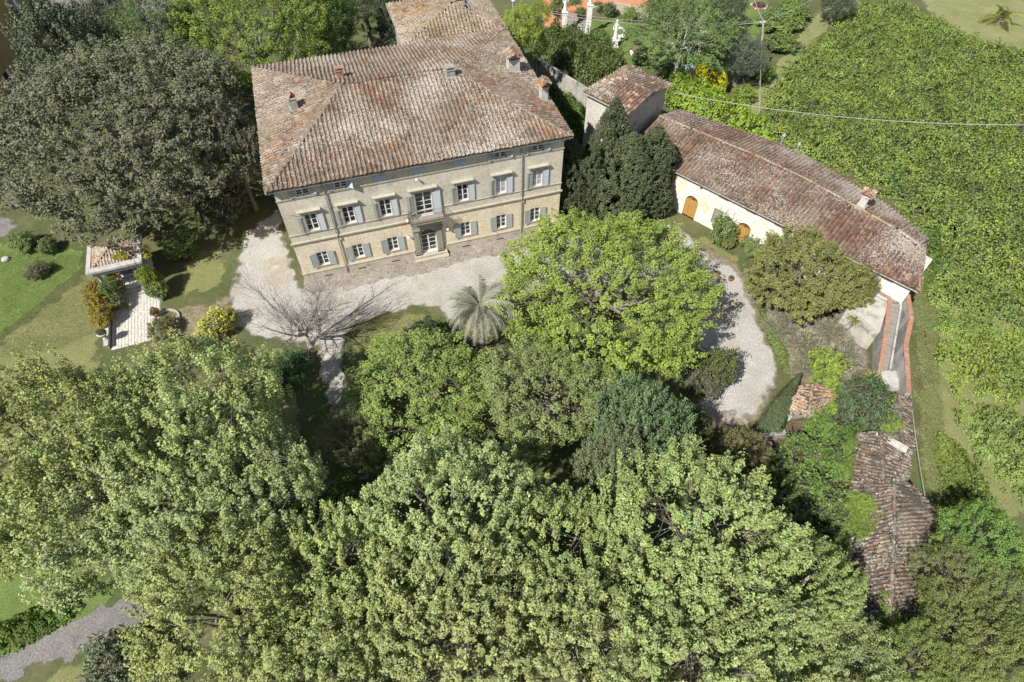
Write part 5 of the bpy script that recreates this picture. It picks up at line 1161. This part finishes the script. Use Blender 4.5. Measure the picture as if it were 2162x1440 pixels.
yucca(1812, 648, 2.2, 'highest yucca, close under the white terrace', 1); yucca(1806, 674, 1.9, 'left yucca above the bare stem', 2); yucca(1836, 678, 1.8, 'right yucca beside the stair wall', 3); yucca(1842, 800, .8, 'low spiky yucca at the foot of the stair', 4, 1.3)

# -- broad sheets of climbing plants and thickets
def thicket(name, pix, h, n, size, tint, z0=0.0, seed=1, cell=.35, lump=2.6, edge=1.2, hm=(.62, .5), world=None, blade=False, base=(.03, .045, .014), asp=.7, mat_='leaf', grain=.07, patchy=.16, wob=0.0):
    g = np.random.default_rng(seed); poly = world or [at(x, y, z0+h*.6)[:2] for x, y in pix]; P = np.array([p[:2] for p in poly]); x0, y0 = P.min(0); x1, y1 = P.max(0)
    def height(X, Y):
        e = np.clip((edge_dist(poly, X, Y)+wob*fnoise(X, Y, 3.0, seed+11))/edge, 0, 1)**.6; return z0+h*e*(hm[0]+hm[1]*.5*(1+.75*fnoise(X, Y, lump, seed)+.7*fnoise(X, Y, lump*.33, seed+1)+.35*fnoise(X, Y, lump*.15, seed+2)))
    nx, ny = int((x1-x0)/cell)+2, int((y1-y0)/cell)+2; X, Y = np.meshgrid(x0+np.arange(nx)*cell, y0+np.arange(ny)*cell); k = edge_dist(poly, X, Y)+wob*fnoise(X, Y, 3.0, seed+11) > .5*wob-.15; q = k[:-1, :-1] & k[1:, :-1] & k[:-1, 1:] & k[1:, 1:]; idx = np.arange(nx*ny).reshape(ny, nx)
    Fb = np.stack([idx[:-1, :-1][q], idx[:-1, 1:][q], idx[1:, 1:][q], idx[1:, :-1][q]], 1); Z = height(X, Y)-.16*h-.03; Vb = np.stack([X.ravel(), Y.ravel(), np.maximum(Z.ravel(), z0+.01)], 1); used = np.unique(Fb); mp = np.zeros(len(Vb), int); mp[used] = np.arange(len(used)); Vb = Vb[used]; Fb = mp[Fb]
    m = n*3; xs_ = g.uniform(x0, x1, m); ys_ = g.uniform(y0, y1, m); ok = edge_dist(poly, xs_, ys_)+wob*fnoise(xs_, ys_, 3.0, seed+11)+g.normal(0, .3*wob, m) > 0; xs_ = xs_[ok][:n]; ys_ = ys_[ok][:n]; n = len(xs_)
    # gather leaves into clumps
    cx = xs_; cy = ys_; grp = g.integers(0, max(1, n//14), n); cx = xs_[grp]*.78+xs_*.22 if False else xs_+g.normal(0, .12, n); cy = ys_+g.normal(0, .12, n)
    e_ = .12; zz = height(cx, cy); gx = (height(cx+e_, cy)-zz)/e_; gy = (height(cx, cy+e_)-zz)/e_
    Nn = nrm(np.stack([-gx*.5-.08, -gy*.5-.08, np.ones(n)], 1)+g.normal(0, .30, (n, 3))); cl = fnoise(cx, cy, .9, seed+9)
    C = np.stack([cx, cy, zz+g.normal(0, .05+.04*h, n)+.20*min(h, 1)*cl], 1)
    if blade:
        d = nrm(np.stack([g.normal(0, .6, n), g.normal(0, .6, n), g.uniform(.3, 1.1, n)], 1)); s_ = nrm(np.cross(d, g.normal(size=(n, 3))))*size*.05; L = (size*g.uniform(.6, 1.3, n))[:, None]
        V = np.stack([C-s_, C+s_, C+d*L*.7+s_*.6, C+d*L], 1).reshape(-1, 3); F = np.arange(4*n).reshape(n, 4)
    else: V, F = leaves(C, Nn, size, g, asp)
    tone = (1+patchy*fnoise(cx, cy, 5.5, seed+3)+patchy*.6*fnoise(cx, cy, 14, seed+6))*g.uniform(.7, 1.32, n); hs = g.normal(0, grain, n)+.06*fnoise(cx, cy, 6, seed+4); Co = np.stack([tone*(1+hs), tone, tone*(1-hs)], 1)
    if blade: Vb = Vb[:0]; Fb = Fb[:0]
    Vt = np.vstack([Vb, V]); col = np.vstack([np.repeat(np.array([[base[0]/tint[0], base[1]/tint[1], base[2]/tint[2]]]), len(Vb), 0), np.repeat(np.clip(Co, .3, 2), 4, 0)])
    o = mk(name, Vt, np.vstack([Fb, F+len(Vb)]).astype(np.int32), M[mat_], col=col); o.color = (*tint, 1); return tag(o, kind='stuff')
thicket('bramble_thicket', [(1800, 20), (1860, -10), (1930, 15), (1985, 40), (2060, 80), (2130, 100), (2200, 110), (2260, 300), (2240, 640), (2040, 560), (1960, 480), (1880, 400), (1770, 345), (1660, 300), (1618, 250), (1618, 205), (1660, 150), (1700, 100), (1750, 60)], 1.5, 185000, .19, (.212, .28, .066), seed=21, lump=3.0, hm=(.4, .9), edge=2.2, patchy=.2, wob=1.0)
thicket('vine_bank', [(1415, 150), (1480, 175), (1550, 215), (1612, 262), (1650, 300), (1600, 282), (1500, 240), (1430, 205), (1412, 195)], 2.6, 9000, .28, (.235, .33, .045), seed=22, lump=2, edge=.7, z0=.6)
thicket('slope_thicket', [(1965, 560), (1990, 520), (2060, 580), (2240, 620), (2250, 690), (2120, 672), (2040, 668), (1990, 660), (1975, 620)], 1.5, 17000, .19, (.18, .24, .062), seed=23, lump=2.2, hm=(.4, .9), edge=2.6, patchy=.2, wob=1.6)
thicket('bright_brambles', [(1992, 690), (2020, 672), (2110, 690), (2240, 700), (2250, 850), (2140, 835), (2060, 830), (2005, 800), (1985, 740)], 1.0, 24000, .17, (.225, .29, .065), seed=43, lump=2.0, hm=(.4, .9), edge=2.6, patchy=.15, wob=1.6)  # leaf tint brighter than in the neighbouring thickets
thicket('dark_brambles', [(2030, 850), (2090, 852), (2240, 870), (2260, 1060), (2150, 1040), (2090, 985), (2045, 920)], 1.1, 17000, .17, (.185, .24, .066), seed=44, lump=2.0, hm=(.4, .9), edge=2.6, patchy=.2, wob=1.6)
thicket('bank_scrub', [(1985, 900), (2030, 930), (2090, 1010), (2120, 1090), (2040, 1110), (1995, 1080), (2000, 1000), (1985, 950)], 1.3, 8000, .20, (.16, .21, .045), seed=24, lump=1.8)
thicket('barn_back_scrub', [(1935, 465), (1990, 480), (2000, 560), (1965, 600), (1950, 560), (1955, 510)], 2.2, 5000, .24, (.10, .155, .035), seed=25)
thicket('ivy_wall_top', [(1142, 70), (1180, 65), (1240, 85), (1300, 115), (1330, 140), (1310, 165), (1255, 190), (1215, 170), (1165, 125), (1142, 100)], 3.6, 15000, .28, (.128, .165, .055), seed=26, lump=1.8, edge=.8)
thicket('lane_ivy', [(1150, 165), (1180, 190), (1235, 225), (1242, 300), (1215, 285), (1190, 240), (1160, 200)], 1.6, 6000, .24, (.105, .165, .035), seed=27, edge=.6)
thicket('clipped_hedge', [(1690, 782), (1694, 800), (1668, 880), (1652, 915), (1600, 915), (1592, 900), (1625, 850), (1655, 815)], 1.3, 14000, .12, (.105, .135, .062), seed=28, edge=.25, hm=(.92, .08), lump=1.2, asp=.4)
thicket('road_hedge', [(-60, 1330), (20, 1300), (90, 1262), (150, 1250), (150, 1290), (90, 1330), (30, 1362), (-60, 1395)], 1.2, 10000, .17, (.115, .185, .035), seed=29, lump=1.5)
thicket('left_hedge', [(1600, 640), (1584, 590), (1590, 570), (1604, 600), (1625, 680), (1665, 745), (1672, 790), (1655, 775), (1625, 715)], .45, 5000, .13, (.13, .17, .05), seed=33, edge=.3)
thicket('shed_vine', [(1795, 1040), (1842, 1042), (1872, 1085), (1858, 1132), (1815, 1142), (1785, 1115)], .35, 4200, .17, (.16, .225, .04), z0=2.55, seed=34, edge=.5, base=(.06, .085, .02))
thicket('shed_vine', [(1780, 1205), (1830, 1195), (1840, 1225), (1815, 1260), (1770, 1265)], .35, 2600, .17, (.15, .215, .04), z0=2.5, seed=35, edge=.5, base=(.06, .085, .02))
thicket('shed_vine', [(1858, 1240), (1885, 1245), (1890, 1290), (1925, 1330), (1850, 1335)], .3, 2200, .17, (.16, .22, .04), z0=2.95, seed=36, edge=.4, base=(.06, .085, .02))
thicket('shed_vine', [(1870, 855), (1900, 880), (1915, 900), (1880, 915), (1862, 895)], .4, 1800, .17, (.15, .21, .04), z0=2.75, seed=37, edge=.4, base=(.06, .085, .02))
thicket('shed_vine', [(1775, 1120), (1800, 1130), (1798, 1200), (1790, 1260), (1762, 1250), (1765, 1160)], .6, 3200, .17, (.17, .235, .05), z0=2.1, seed=45, edge=.5, base=(.06, .085, .02))
thicket('shed_vine', [(1790, 1290), (1860, 1300), (1945, 1285), (1965, 1320), (1900, 1350), (1800, 1350)], .7, 5200, .17, (.17, .23, .055), z0=2.2, seed=46, edge=.5, base=(.06, .085, .02))
thicket('shed_vine', [(1930, 1290), (1960, 1230), (1985, 1200), (1990, 1300), (1960, 1320)], .7, 3000, .16, (.15, .19, .06), z0=2.0, seed=47, edge=.5, base=(.06, .08, .03))
thicket('shed_vine', [(1792, 920), (1812, 915), (1808, 990), (1798, 1015), (1780, 1000)], .6, 1800, .16, (.15, .22, .045), z0=2.3, seed=48, edge=.4, base=(.06, .085, .02))
thicket('shed_vine', [(1740, 850), (1762, 835), (1768, 860), (1735, 885), (1712, 888)], .5, 1500, .16, (.17, .24, .045), z0=2.0, seed=49, edge=.4, base=(.06, .085, .02))
thicket('pavilion_creeper', [(296, 514), (312, 518), (314, 545), (302, 540)], .25, 420, .13, (.27, .28, .04), z0=3.25, seed=39, edge=.3, base=(.14, .14, .03))
thicket('pavilion_creeper', [(228, 525), (262, 528), (270, 545), (236, 545)], .12, 320, .13, (.27, .26, .03), z0=3.55, seed=38, edge=.3, base=(.2, .16, .03))
# grey, half-dead shrubs below the laurel
for i, (x, y, r, lb) in enumerate([(1620, 625, 34, 'grey twiggy shrub by the gravel edge under the laurel'), (1660, 680, 44, 'wide grey shrub mid-bank below the laurel'), (1705, 720, 44, 'grey twiggy shrub in the middle of the bank'), (1760, 690, 46, 'pale grass-like shrub right of the laurel foot'), (1790, 745, 40, 'pale dry shrub beside the stair garden'), (1700, 770, 36, 'grey shrub just above the clipped hedge'), (1770, 790, 32, 'lowest grey shrub near the yellow-green bush')]):
    p = at(x, y, .6); s = r*m_per_px(x, y, .6)
    if i == 0:
        g = np.random.default_rng(55); n = 2600; d = sphere_dirs(n, g, -.1); C = d*np.array([1, 1, .62])*g.uniform(.55, 1, (n, 1)); dr = nrm(d+g.normal(0, .5, d.shape)+np.array([0, 0, .3])); sd = nrm(np.cross(dr, g.normal(size=(n, 3))))*.011; l = g.uniform(.18, .42, (n, 1))
        V = np.stack([C-sd, C+sd, C+dr*l+sd*.3, C+dr*l-sd*.3], 1).reshape(-1, 3); o_ = mk('twigs', V, np.arange(4*n).reshape(n, 4), M['leaf_dull'], col=np.repeat(g.uniform(.6, 1.35, (n, 1))*np.array([[1, 1, 1]]), 4, 0)); GT = o_.data; bpy.data.objects.remove(o_)
    o = empty('dry_shrub', (p[0], p[1], .05), i*1.1, lb, 'shrub', 'dry shrubs on the bank', (s, s, .9)); c = link('twigs', GT, o); c.color = ((.31, .285, .215, 1), (.30, .28, .225, 1), (.34, .31, .22, 1))[i % 3]; sm = link('crown', TREES['shrub', i % 3][0], o); sm.color = (.15, .15, .095, 1); sm.scale = (.8, .8, .6); sm.location = (0, 0, -.1)
# loose grass blades and daisies on the lawns
thicket('lawn_grass', [(0, 530), (180, 540), (210, 600), (225, 690), (120, 740), (0, 760)], .07, 26000, .14, (.14, .175, .05), seed=40, blade=True, edge=.2, base=(.10, .12, .04))
thicket('lawn_grass', [(750, 690), (830, 662), (905, 656), (940, 690), (960, 740), (900, 800), (760, 780), (728, 740)], .05, 12000, .12, (.17, .185, .06), seed=41, blade=True, edge=.2, base=(.125, .14, .05))
thicket('bank_grass', [(1912, 620), (1955, 600), (1990, 650), (1985, 800), (2000, 950), (2005, 1070), (1965, 1075), (1935, 980), (1930, 850), (1920, 700)], .18, 16000, .2, (.15, .19, .065), seed=42, blade=True, edge=.3, base=(.10, .135, .045))
# ------------------------------------------------------------------ upper garden, house at the top left, small things
# terrace of the upper garden
def slab(name, pix, z, m, kind='structure', z0=0.0): return tag(MB().prism([tuple(at(x, y, z)[:2]) for x, y in pix], z0, z).build(name, m), kind=kind)
slab('cotto_terrace', [(1140, -40), (1330, -60), (1420, -30), (1372, 18), (1290, 5), (1262, 14), (1235, 20), (1195, 22), (1150, 0)], 1.2, M['cotto'])
slab('cotto_court', [(1145, 28), (1160, 26), (1190, 45), (1185, 72), (1150, 55)], .05, M['cotto'])
M['garden_wall'] = surf('rubble_wall', [(.3, (.36, .32, .24)), (.7, (.5, .46, .37))], 1.6, stains=[(2, (.28, .24, .18), .56, .7)])
wall_run('terrace_wall', 'beige rubble wall holding the orange terrace of the upper garden', [at(1250, 16, 1.35), at(1292, 4, 1.35), at(1372, 19, 1.35)], .35, M['garden_wall'])
st = empty('garden_steps', tuple(at(1212, 60, 0)), 0, 'worn stone steps between the two white pillars', 'steps')
a, c = at(1213, 70, 0)-at(1212, 60, 0), at(1214, 22, 0)-at(1212, 60, 0)
for k in range(6):
    y0 = a[1]+(c[1]-a[1])*k/6; y1 = a[1]+(c[1]-a[1])*(k+1)/6; MB().box(-1.6, 1.7, y0, y1+.02, 0, .18*(k+1)).build('step', M['step'], st)
def figure(px, py, ped, s, label, col_h=0.0, name='statue'):
    """standing draped figure on a pedestal"""
    p = at(px, py, 0); o = empty(name, tuple(p), 0, label, 'statue', 'white statues of the upper garden', (s, s, s))
    b = MB().box(-.36, .36, -.36, .36, 0, .12).box(-.28, .28, -.28, .28, .1205, ped-.1).box(-.34, .34, -.34, .34, ped-.0995, ped); b.build('pedestal', M['marble'], o)
    z = ped; f = MB().lathe([(.25, z), (.24, z+.1), (.19, z+.45), (.17, z+.8), (.2, z+1.0), (.15, z+1.18), (.21, z+1.4), (.19, z+1.5), (.07, z+1.56), (.06, z+1.62), (.1, z+1.7), (.11, z+1.78), (.08, z+1.88), (.02, z+1.92)], 14)
    f.tube([(.19, 0, z+1.46), (.3, -.06, z+1.25), (.22, -.2, z+1.1)], [.06, .05, .04], 7); f.tube([(-.19, 0, z+1.46), (-.3, .02, z+1.2), (-.26, -.08, z+.95)], [.06, .05, .04], 7)
    f.build('figure', M['marble'], o, True); return o
figure(1190, 70, 2.6, 1.15, 'white statue on the left gate pillar of the garden steps'); figure(1240, 74, 3.6, 1.15, 'white statue on the taller right gate pillar of the garden steps'); figure(1297, 97, .7, 1.35, 'white draped statue standing on the garden lawn'); figure(1224, 82, .15, .7, 'small white figurine among flowers at the step foot')
ar = empty('stone_ring', tuple(at(1307, 84, 0)), 0, 'white stone ring sculpture right of the lawn statue', 'sculpture'); q = MB().box(-.25, .25, -.2, .2, 0, .5); q.tube([(.55*math.cos(t), 0, 1.05+.55*math.sin(t)) for t in np.linspace(0, 2*math.pi, 20)], [.13]*20, 8); q.build('ring', M['marble'], ar)
bp = empty('round_pot', tuple(at(1345, 112, 0)), 0, 'large round terracotta pot on a white slab with a palm seedling', 'plant pot'); MB().box(-.9, .9, -.9, .9, 0, .06).build('slab', M['marble'], bp); MB().lathe([(.4, .06), (.75, .4), (.8, .7), (.62, .98), (.66, 1.05), (.55, 1.05), (.5, .9)], 16).build('bowl', surf('brown_pot', [(.3, (.2, .11, .07)), (.7, (.3, .17, .11))], 3), bp, True)
q = link('plant', TREES['shrub', 0][0], bp); q.color = (.09, .13, .05, 1); q.location = (0, 0, .9); q.scale = (.7, .7, .8)
bx_ = empty('grey_box', tuple(at(1450, 158, 0)), R(25), 'grey tin garden box between weeping tree and yellow conifer', 'box'); MB().box(-.6, .6, -.5, .5, 0, 1.1).build('body', M['grey_sheet'], bx_); MB().add([(-.66, -.56, 1.1), (.66, -.56, 1.1), (.66, .56, 1.1), (-.66, .56, 1.1), (-.66, 0, 1.45), (.66, 0, 1.45)], [(0, 1, 5, 4), (2, 3, 4, 5), (1, 2, 5), (3, 0, 4)]).build('lid', M['grey_sheet'], bx_)
fb = empty('flower_bed', tuple(at(1602, 14, 0)), 0, 'round flower bed ringed with stones on the upper lawn', 'flower bed')
for k in range(14):
    t = 2*math.pi*k/14; MB().lathe([(.05, 0), (.2, .06), (.2, .16), (.05, .24)], 7, (1.1*math.cos(t), 1.1*math.sin(t), 0)).build('stone', M['brick' if k % 3 else 'pale_stone'], fb)
MB().lathe([(1.0, .0), (.9, .1), (.02, .16)], 16).build('soil', M['soil'], fb); q = link('flowers', TREES['shrub', 1][0], fb); q.color = (.18, .10, .11, 1); q.scale = (.8, .8, .4); q.location = (0, 0, .02)
for (x, y, h, lb) in ((1310, 118, 2.4, 'slim dark garden lamp post near the lawn statue'), (1178, 28, 2.4, 'slim dark garden lamp post by the left white pillar')):
    o = empty('garden_lamp', tuple(at(x, y, 0)), 0, lb, 'lamp post'); MB().tube([(0, 0, 0), (0, 0, h)], [.06, .04], 8).build('post', M['iron'], o); MB().lathe([(.08, h), (.2, h+.15), (.2, h+.3), (.03, h+.42)], 10).build('lamp_head', M['lamp'], o)
for (x, y, lb) in ((1225, 42, 'terracotta pot with small plant on the garden steps'), (1262, 30, 'terracotta pot under the terrace wall'), (1284, 38, 'terracotta pot right along the terrace wall')):
    o = pot('plant_pot', at(x, y, .5 if x == 1225 else 0), 1.5, lb, 'pots of the upper garden'); q = link('plant', TREES['shrub', 2][0], o); q.color = (.12, .15, .05, 1); q.scale = (.5, .5, .6); q.location = (0, 0, .25)
wall_run('ivy_wall', 'tall grey garden wall half hidden under ivy beside the villa', [at(1128, 118, 3.4), at(1180, 150, 3.2), at(1245, 190, 3.0)], .4, M['old_wall'])
# pole and wires
pp = at(1604, 180, 0); pole = empty('utility_pole', tuple(pp), 0, 'leaning wooden utility pole carrying the garden cables', 'pole'); ph = 7.0
top = at(1612, 42, ph)-pp; MB().tube([(0, 0, 0), tuple(top*.5), tuple(top)], [.15, .12, .1], 10).build('shaft', M['pole'], pole); MB().tube([tuple(top+(-.3, 0, -.35)), tuple(top+(.3, 0, -.35))], [.05, .05], 6).build('crossarm', M['pole'], pole)
for sx in (-.25, .25): MB().lathe([(.05, 0), (.08, .06), (.04, .14)], 8, tuple(top+(sx, 0, -.3))).build('insulator', M['lamp'], pole)
def cable(a, c, sag, r, label, n=18):
    P = [a+(c-a)*t+np.array([0, 0, -4*sag*t*(1-t)]) for t in np.linspace(0, 1, n)]; o = P[0].copy()
    tag_ = MB().tube([p-o for p in P], [r]*n, 5).build('cable', M['wire']); tag_.location = o; tag(tag_, label, 'cable')
tp_ = pp+top
cable(at(1150, 25, 8.5), tp_+(0, 0, -.3), .9, .035, 'bundle of cables from the rear house to the pole'); cable(at(1150, 21, 8.6), tp_+(0, 0, -.15), .7, .02, 'upper thin cable from the rear house to the pole')
cable(tp_+(0, 0, -.2), at(1740, -15, 7.5), .25, .026, 'cable from the pole towards the upper right'); cable(tp_+(0, 0, -.2), at(1585, -25, 7.5), .1, .03, 'cable from the pole straight over the top edge')
cable(at(1410, 193, 7.2), at(2300, 262, 9.0), 1.3, .03, 'long cable sagging from the tower over the thicket'); cable(tp_*1.0+(.0, 0, -.4), at(1603, 240, .3), .02, .02, 'thin stay wire dropping from the pole', 6)
cable(at(1923, 835, 1.2), at(1955, 1058, 1.0), .15, .02, 'thin white line running along the grass bank')
# dead branches of the weeping tree
# ochre house
oh = empty('ochre_house', tuple(at(20, 330, 0)), 0, 'ochre rendered house cut off at the upper left corner', 'house')
o0 = np.array(at(20, 330, 0)); c1 = at(78, 12, 9.0)-o0; c0 = at(-160, 330, 9.0)-o0
wa = MB(); ww = at(75, 235, 0)-o0
A0 = np.array((at(-30, 330, 0)-o0)); A1 = at(118, 60, 0)-o0
d_ = (A1-A0); d_[2] = 0; ln = np.linalg.norm(d_); d_ /= ln; nn = np.array((-d_[1], d_[0], 0))
for (s, e) in (((0, 0), (ln, 0)), ((ln, 0), (ln, 14)), ((ln, 14), (0, 14)), ((0, 14), (0, 0))):
    p = A0+d_*s[0]+nn*s[1]; q = A0+d_*e[0]+nn*e[1]; wa.quad(p, q, q+(0, 0, 9.5), p+(0, 0, 9.5))
wa.build('wall', M['ochre_wall'], oh)
ov = .7; pts = [A0+d_*x+nn*y+(0, 0, 9.5) for x, y in ((-ov, -ov), (ln+ov, -ov), (ln+ov, 14+ov), (-ov, 14+ov))]; ap_ = [A0+d_*x+nn*7+(0, 0, 12.0) for x in (6, ln-6)]
orf = MB().add([*pts, *ap_], [(0, 1, 5, 4), (1, 2, 5), (2, 3, 4, 5), (3, 0, 4), (3, 2, 1, 0)]).build('roof', M['roofbase'], oh); ms = []; planar(pts[0], pts[1], [ap_[1], ap_[0]], 90, ms); roof_tiles(orf, ms, PAL_BARN, 91)
def on_wall(px, py):
    r = ray(px, py); nq = nn; t = ((A0+o0-np.array([0, 0, CAMH]))@nq)/(r@nq); p = np.array([0, 0, CAMH])+r*t-o0; return (p-A0)@d_, p[2]
for (px, py) in ((28, 14), (17, 168)):
    x, z = on_wall(px, py); w_ = empty('window', (0, 0, 0)); w_.parent = oh
    V = lambda x_, z_, o_: tuple(A0+d_*x_+nn*o_+(0, 0, z_))
    for x0, x1, o_, m_, nm in ((x-.55, x+.55, -.02, M['glass'], 'pane'), (x-1.15, x-.57, -.05, M['frame'], 'shutter'), (x+.57, x+1.15, -.05, M['frame'], 'shutter')):
        b = MB().add([V(x0, z-.8, o_), V(x1, z-.8, o_), V(x1, z+.8, o_), V(x0, z+.8, o_), V(x0, z-.8, o_+.04), V(x1, z-.8, o_+.04), V(x1, z+.8, o_+.04), V(x0, z+.8, o_+.04)], [(0, 1, 2, 3), (4, 7, 6, 5), (0, 4, 5, 1), (1, 5, 6, 2), (2, 6, 7, 3), (3, 7, 4, 0)]); b.build(nm, m_, w_)
    b = MB().add([V(x-.7, z-.95, -.12), V(x+.7, z-.95, -.12), V(x+.7, z-.85, -.12), V(x-.7, z-.85, -.12), V(x-.7, z-.85, 0), V(x+.7, z-.85, 0)], [(0, 1, 2, 3), (3, 2, 5, 4)]); b.build('sill', M['trim'], w_)
# urns and pots on the pavilion court
for (x, y, z, lb) in ((.5, -3.0, .58, 'stone urn on the upper end of the left forecourt parapet'), (.5, -5.6, .58, 'stone urn on the lower end of the left forecourt parapet')):
    o = pot('stone_urn', pw(x, y, z), 1.15, lb, 'urns on the forecourt parapet', 'pale_stone', 'urn'); q = link('plant', TREES['shrub', 1][0], o); q.color = (.12, .115, .05, 1); q.scale = (.32, .32, .32); q.location = (0, 0, .5)
for (x, y, lb) in ((gw_-.05, -1.25, 'terracotta pot near the right pavilion steps'), (gw_-.1, -3.9, 'terracotta pot halfway down the right forecourt edge'), (.95, -1.6, 'terracotta pot left of the pavilion steps')):
    o = pot('plant_pot', pw(x, y, .05), 1.1, lb, 'pots of the pavilion forecourt'); q = link('plant', TREES['shrub', 2][0], o); q.color = (.16, .13, .035, 1); q.scale = (.36, .36, .4); q.location = (0, 0, .3)
rg_ = empty('ring_bed', tuple(at(352, 676, 0)), 0, 'low round stone kerb of an empty bed right of the forecourt', 'planter'); rg_m = MB()
for k in range(22):
    t0, t1 = 2*math.pi*k/22, 2*math.pi*(k+.93)/22; rg_m = MB().prism([(1.02*math.cos(t0), 1.02*math.sin(t0)), (1.16*math.cos(t0), 1.16*math.sin(t0)), (1.16*math.cos(t1), 1.16*math.sin(t1)), (1.02*math.cos(t1), 1.02*math.sin(t1))], 0, .22); rg_m.build('kerb_stone', M['pale_stone'], rg_)
# planter, pots on the drive
pl = empty('planter_box', tuple(at(1512, 578, .01)), R(-15), 'small red planter trough standing alone on the gravel', 'planter'); MB().add([(-.28, -.14, 0), (.28, -.14, 0), (.28, .14, 0), (-.28, .14, 0), (-.33, -.18, .26), (.33, -.18, .26), (.33, .18, .26), (-.33, .18, .26)], [(0, 1, 5, 4), (1, 2, 6, 5), (2, 3, 7, 6), (3, 0, 4, 7), (3, 2, 1, 0), (4, 5, 6, 7)]).build('trough', M['brick'], pl); MB().box(-.29, .29, -.14, .14, .262, .29).build('moss', M['soil'], pl)
pw2 = pot('plant_pot', at(1541, 592, .01), .8, 'low terracotta bowl with weed on the gravel right of the trough'); q = link('plant', TREES['shrub', 0][0], pw2); q.color = (.1, .14, .04, 1); q.scale = (.25, .25, .35); q.location = (0, 0, .3)
hb = empty('net_bin', tuple(at(115, 530, 0)), 0, 'dark green net compost bin at the oak edge', 'bin'); MB().lathe([(.5, 0), (.5, .55), (.46, .56), (.44, .1)], 12).build('drum', M['plastic_green'], hb)
tg = empty('tyre_ring', tuple(at(96, 532, 0)), 0, 'small white ring lying on the wild lawn', 'ring'); MB().tube([(.2*math.cos(t), .2*math.sin(t), .06) for t in np.linspace(0, 2*math.pi, 14)], [.06]*14, 6).build('ring', M['marble'], tg)
rk = empty('rock', tuple(at(13, 549, 0)), 0, 'pale boulder on the wild lawn at the left edge', 'rock'); MB().lathe([(.3, 0), (.38, .12), (.3, .26), (.05, .32)], 9).build('stone', M['pale_stone'], rk)
# little white flowering climbers by the tool shed
shrub(1663, 878, 10, (.6, .62, .58), 'small white flowering bush at the hedge end', 'flower_bush', 'bush', .7, 1)
tk = empty('long_threshold', tuple(at(1528, 880, 0)), 0)
bpy.data.objects.remove(tk)
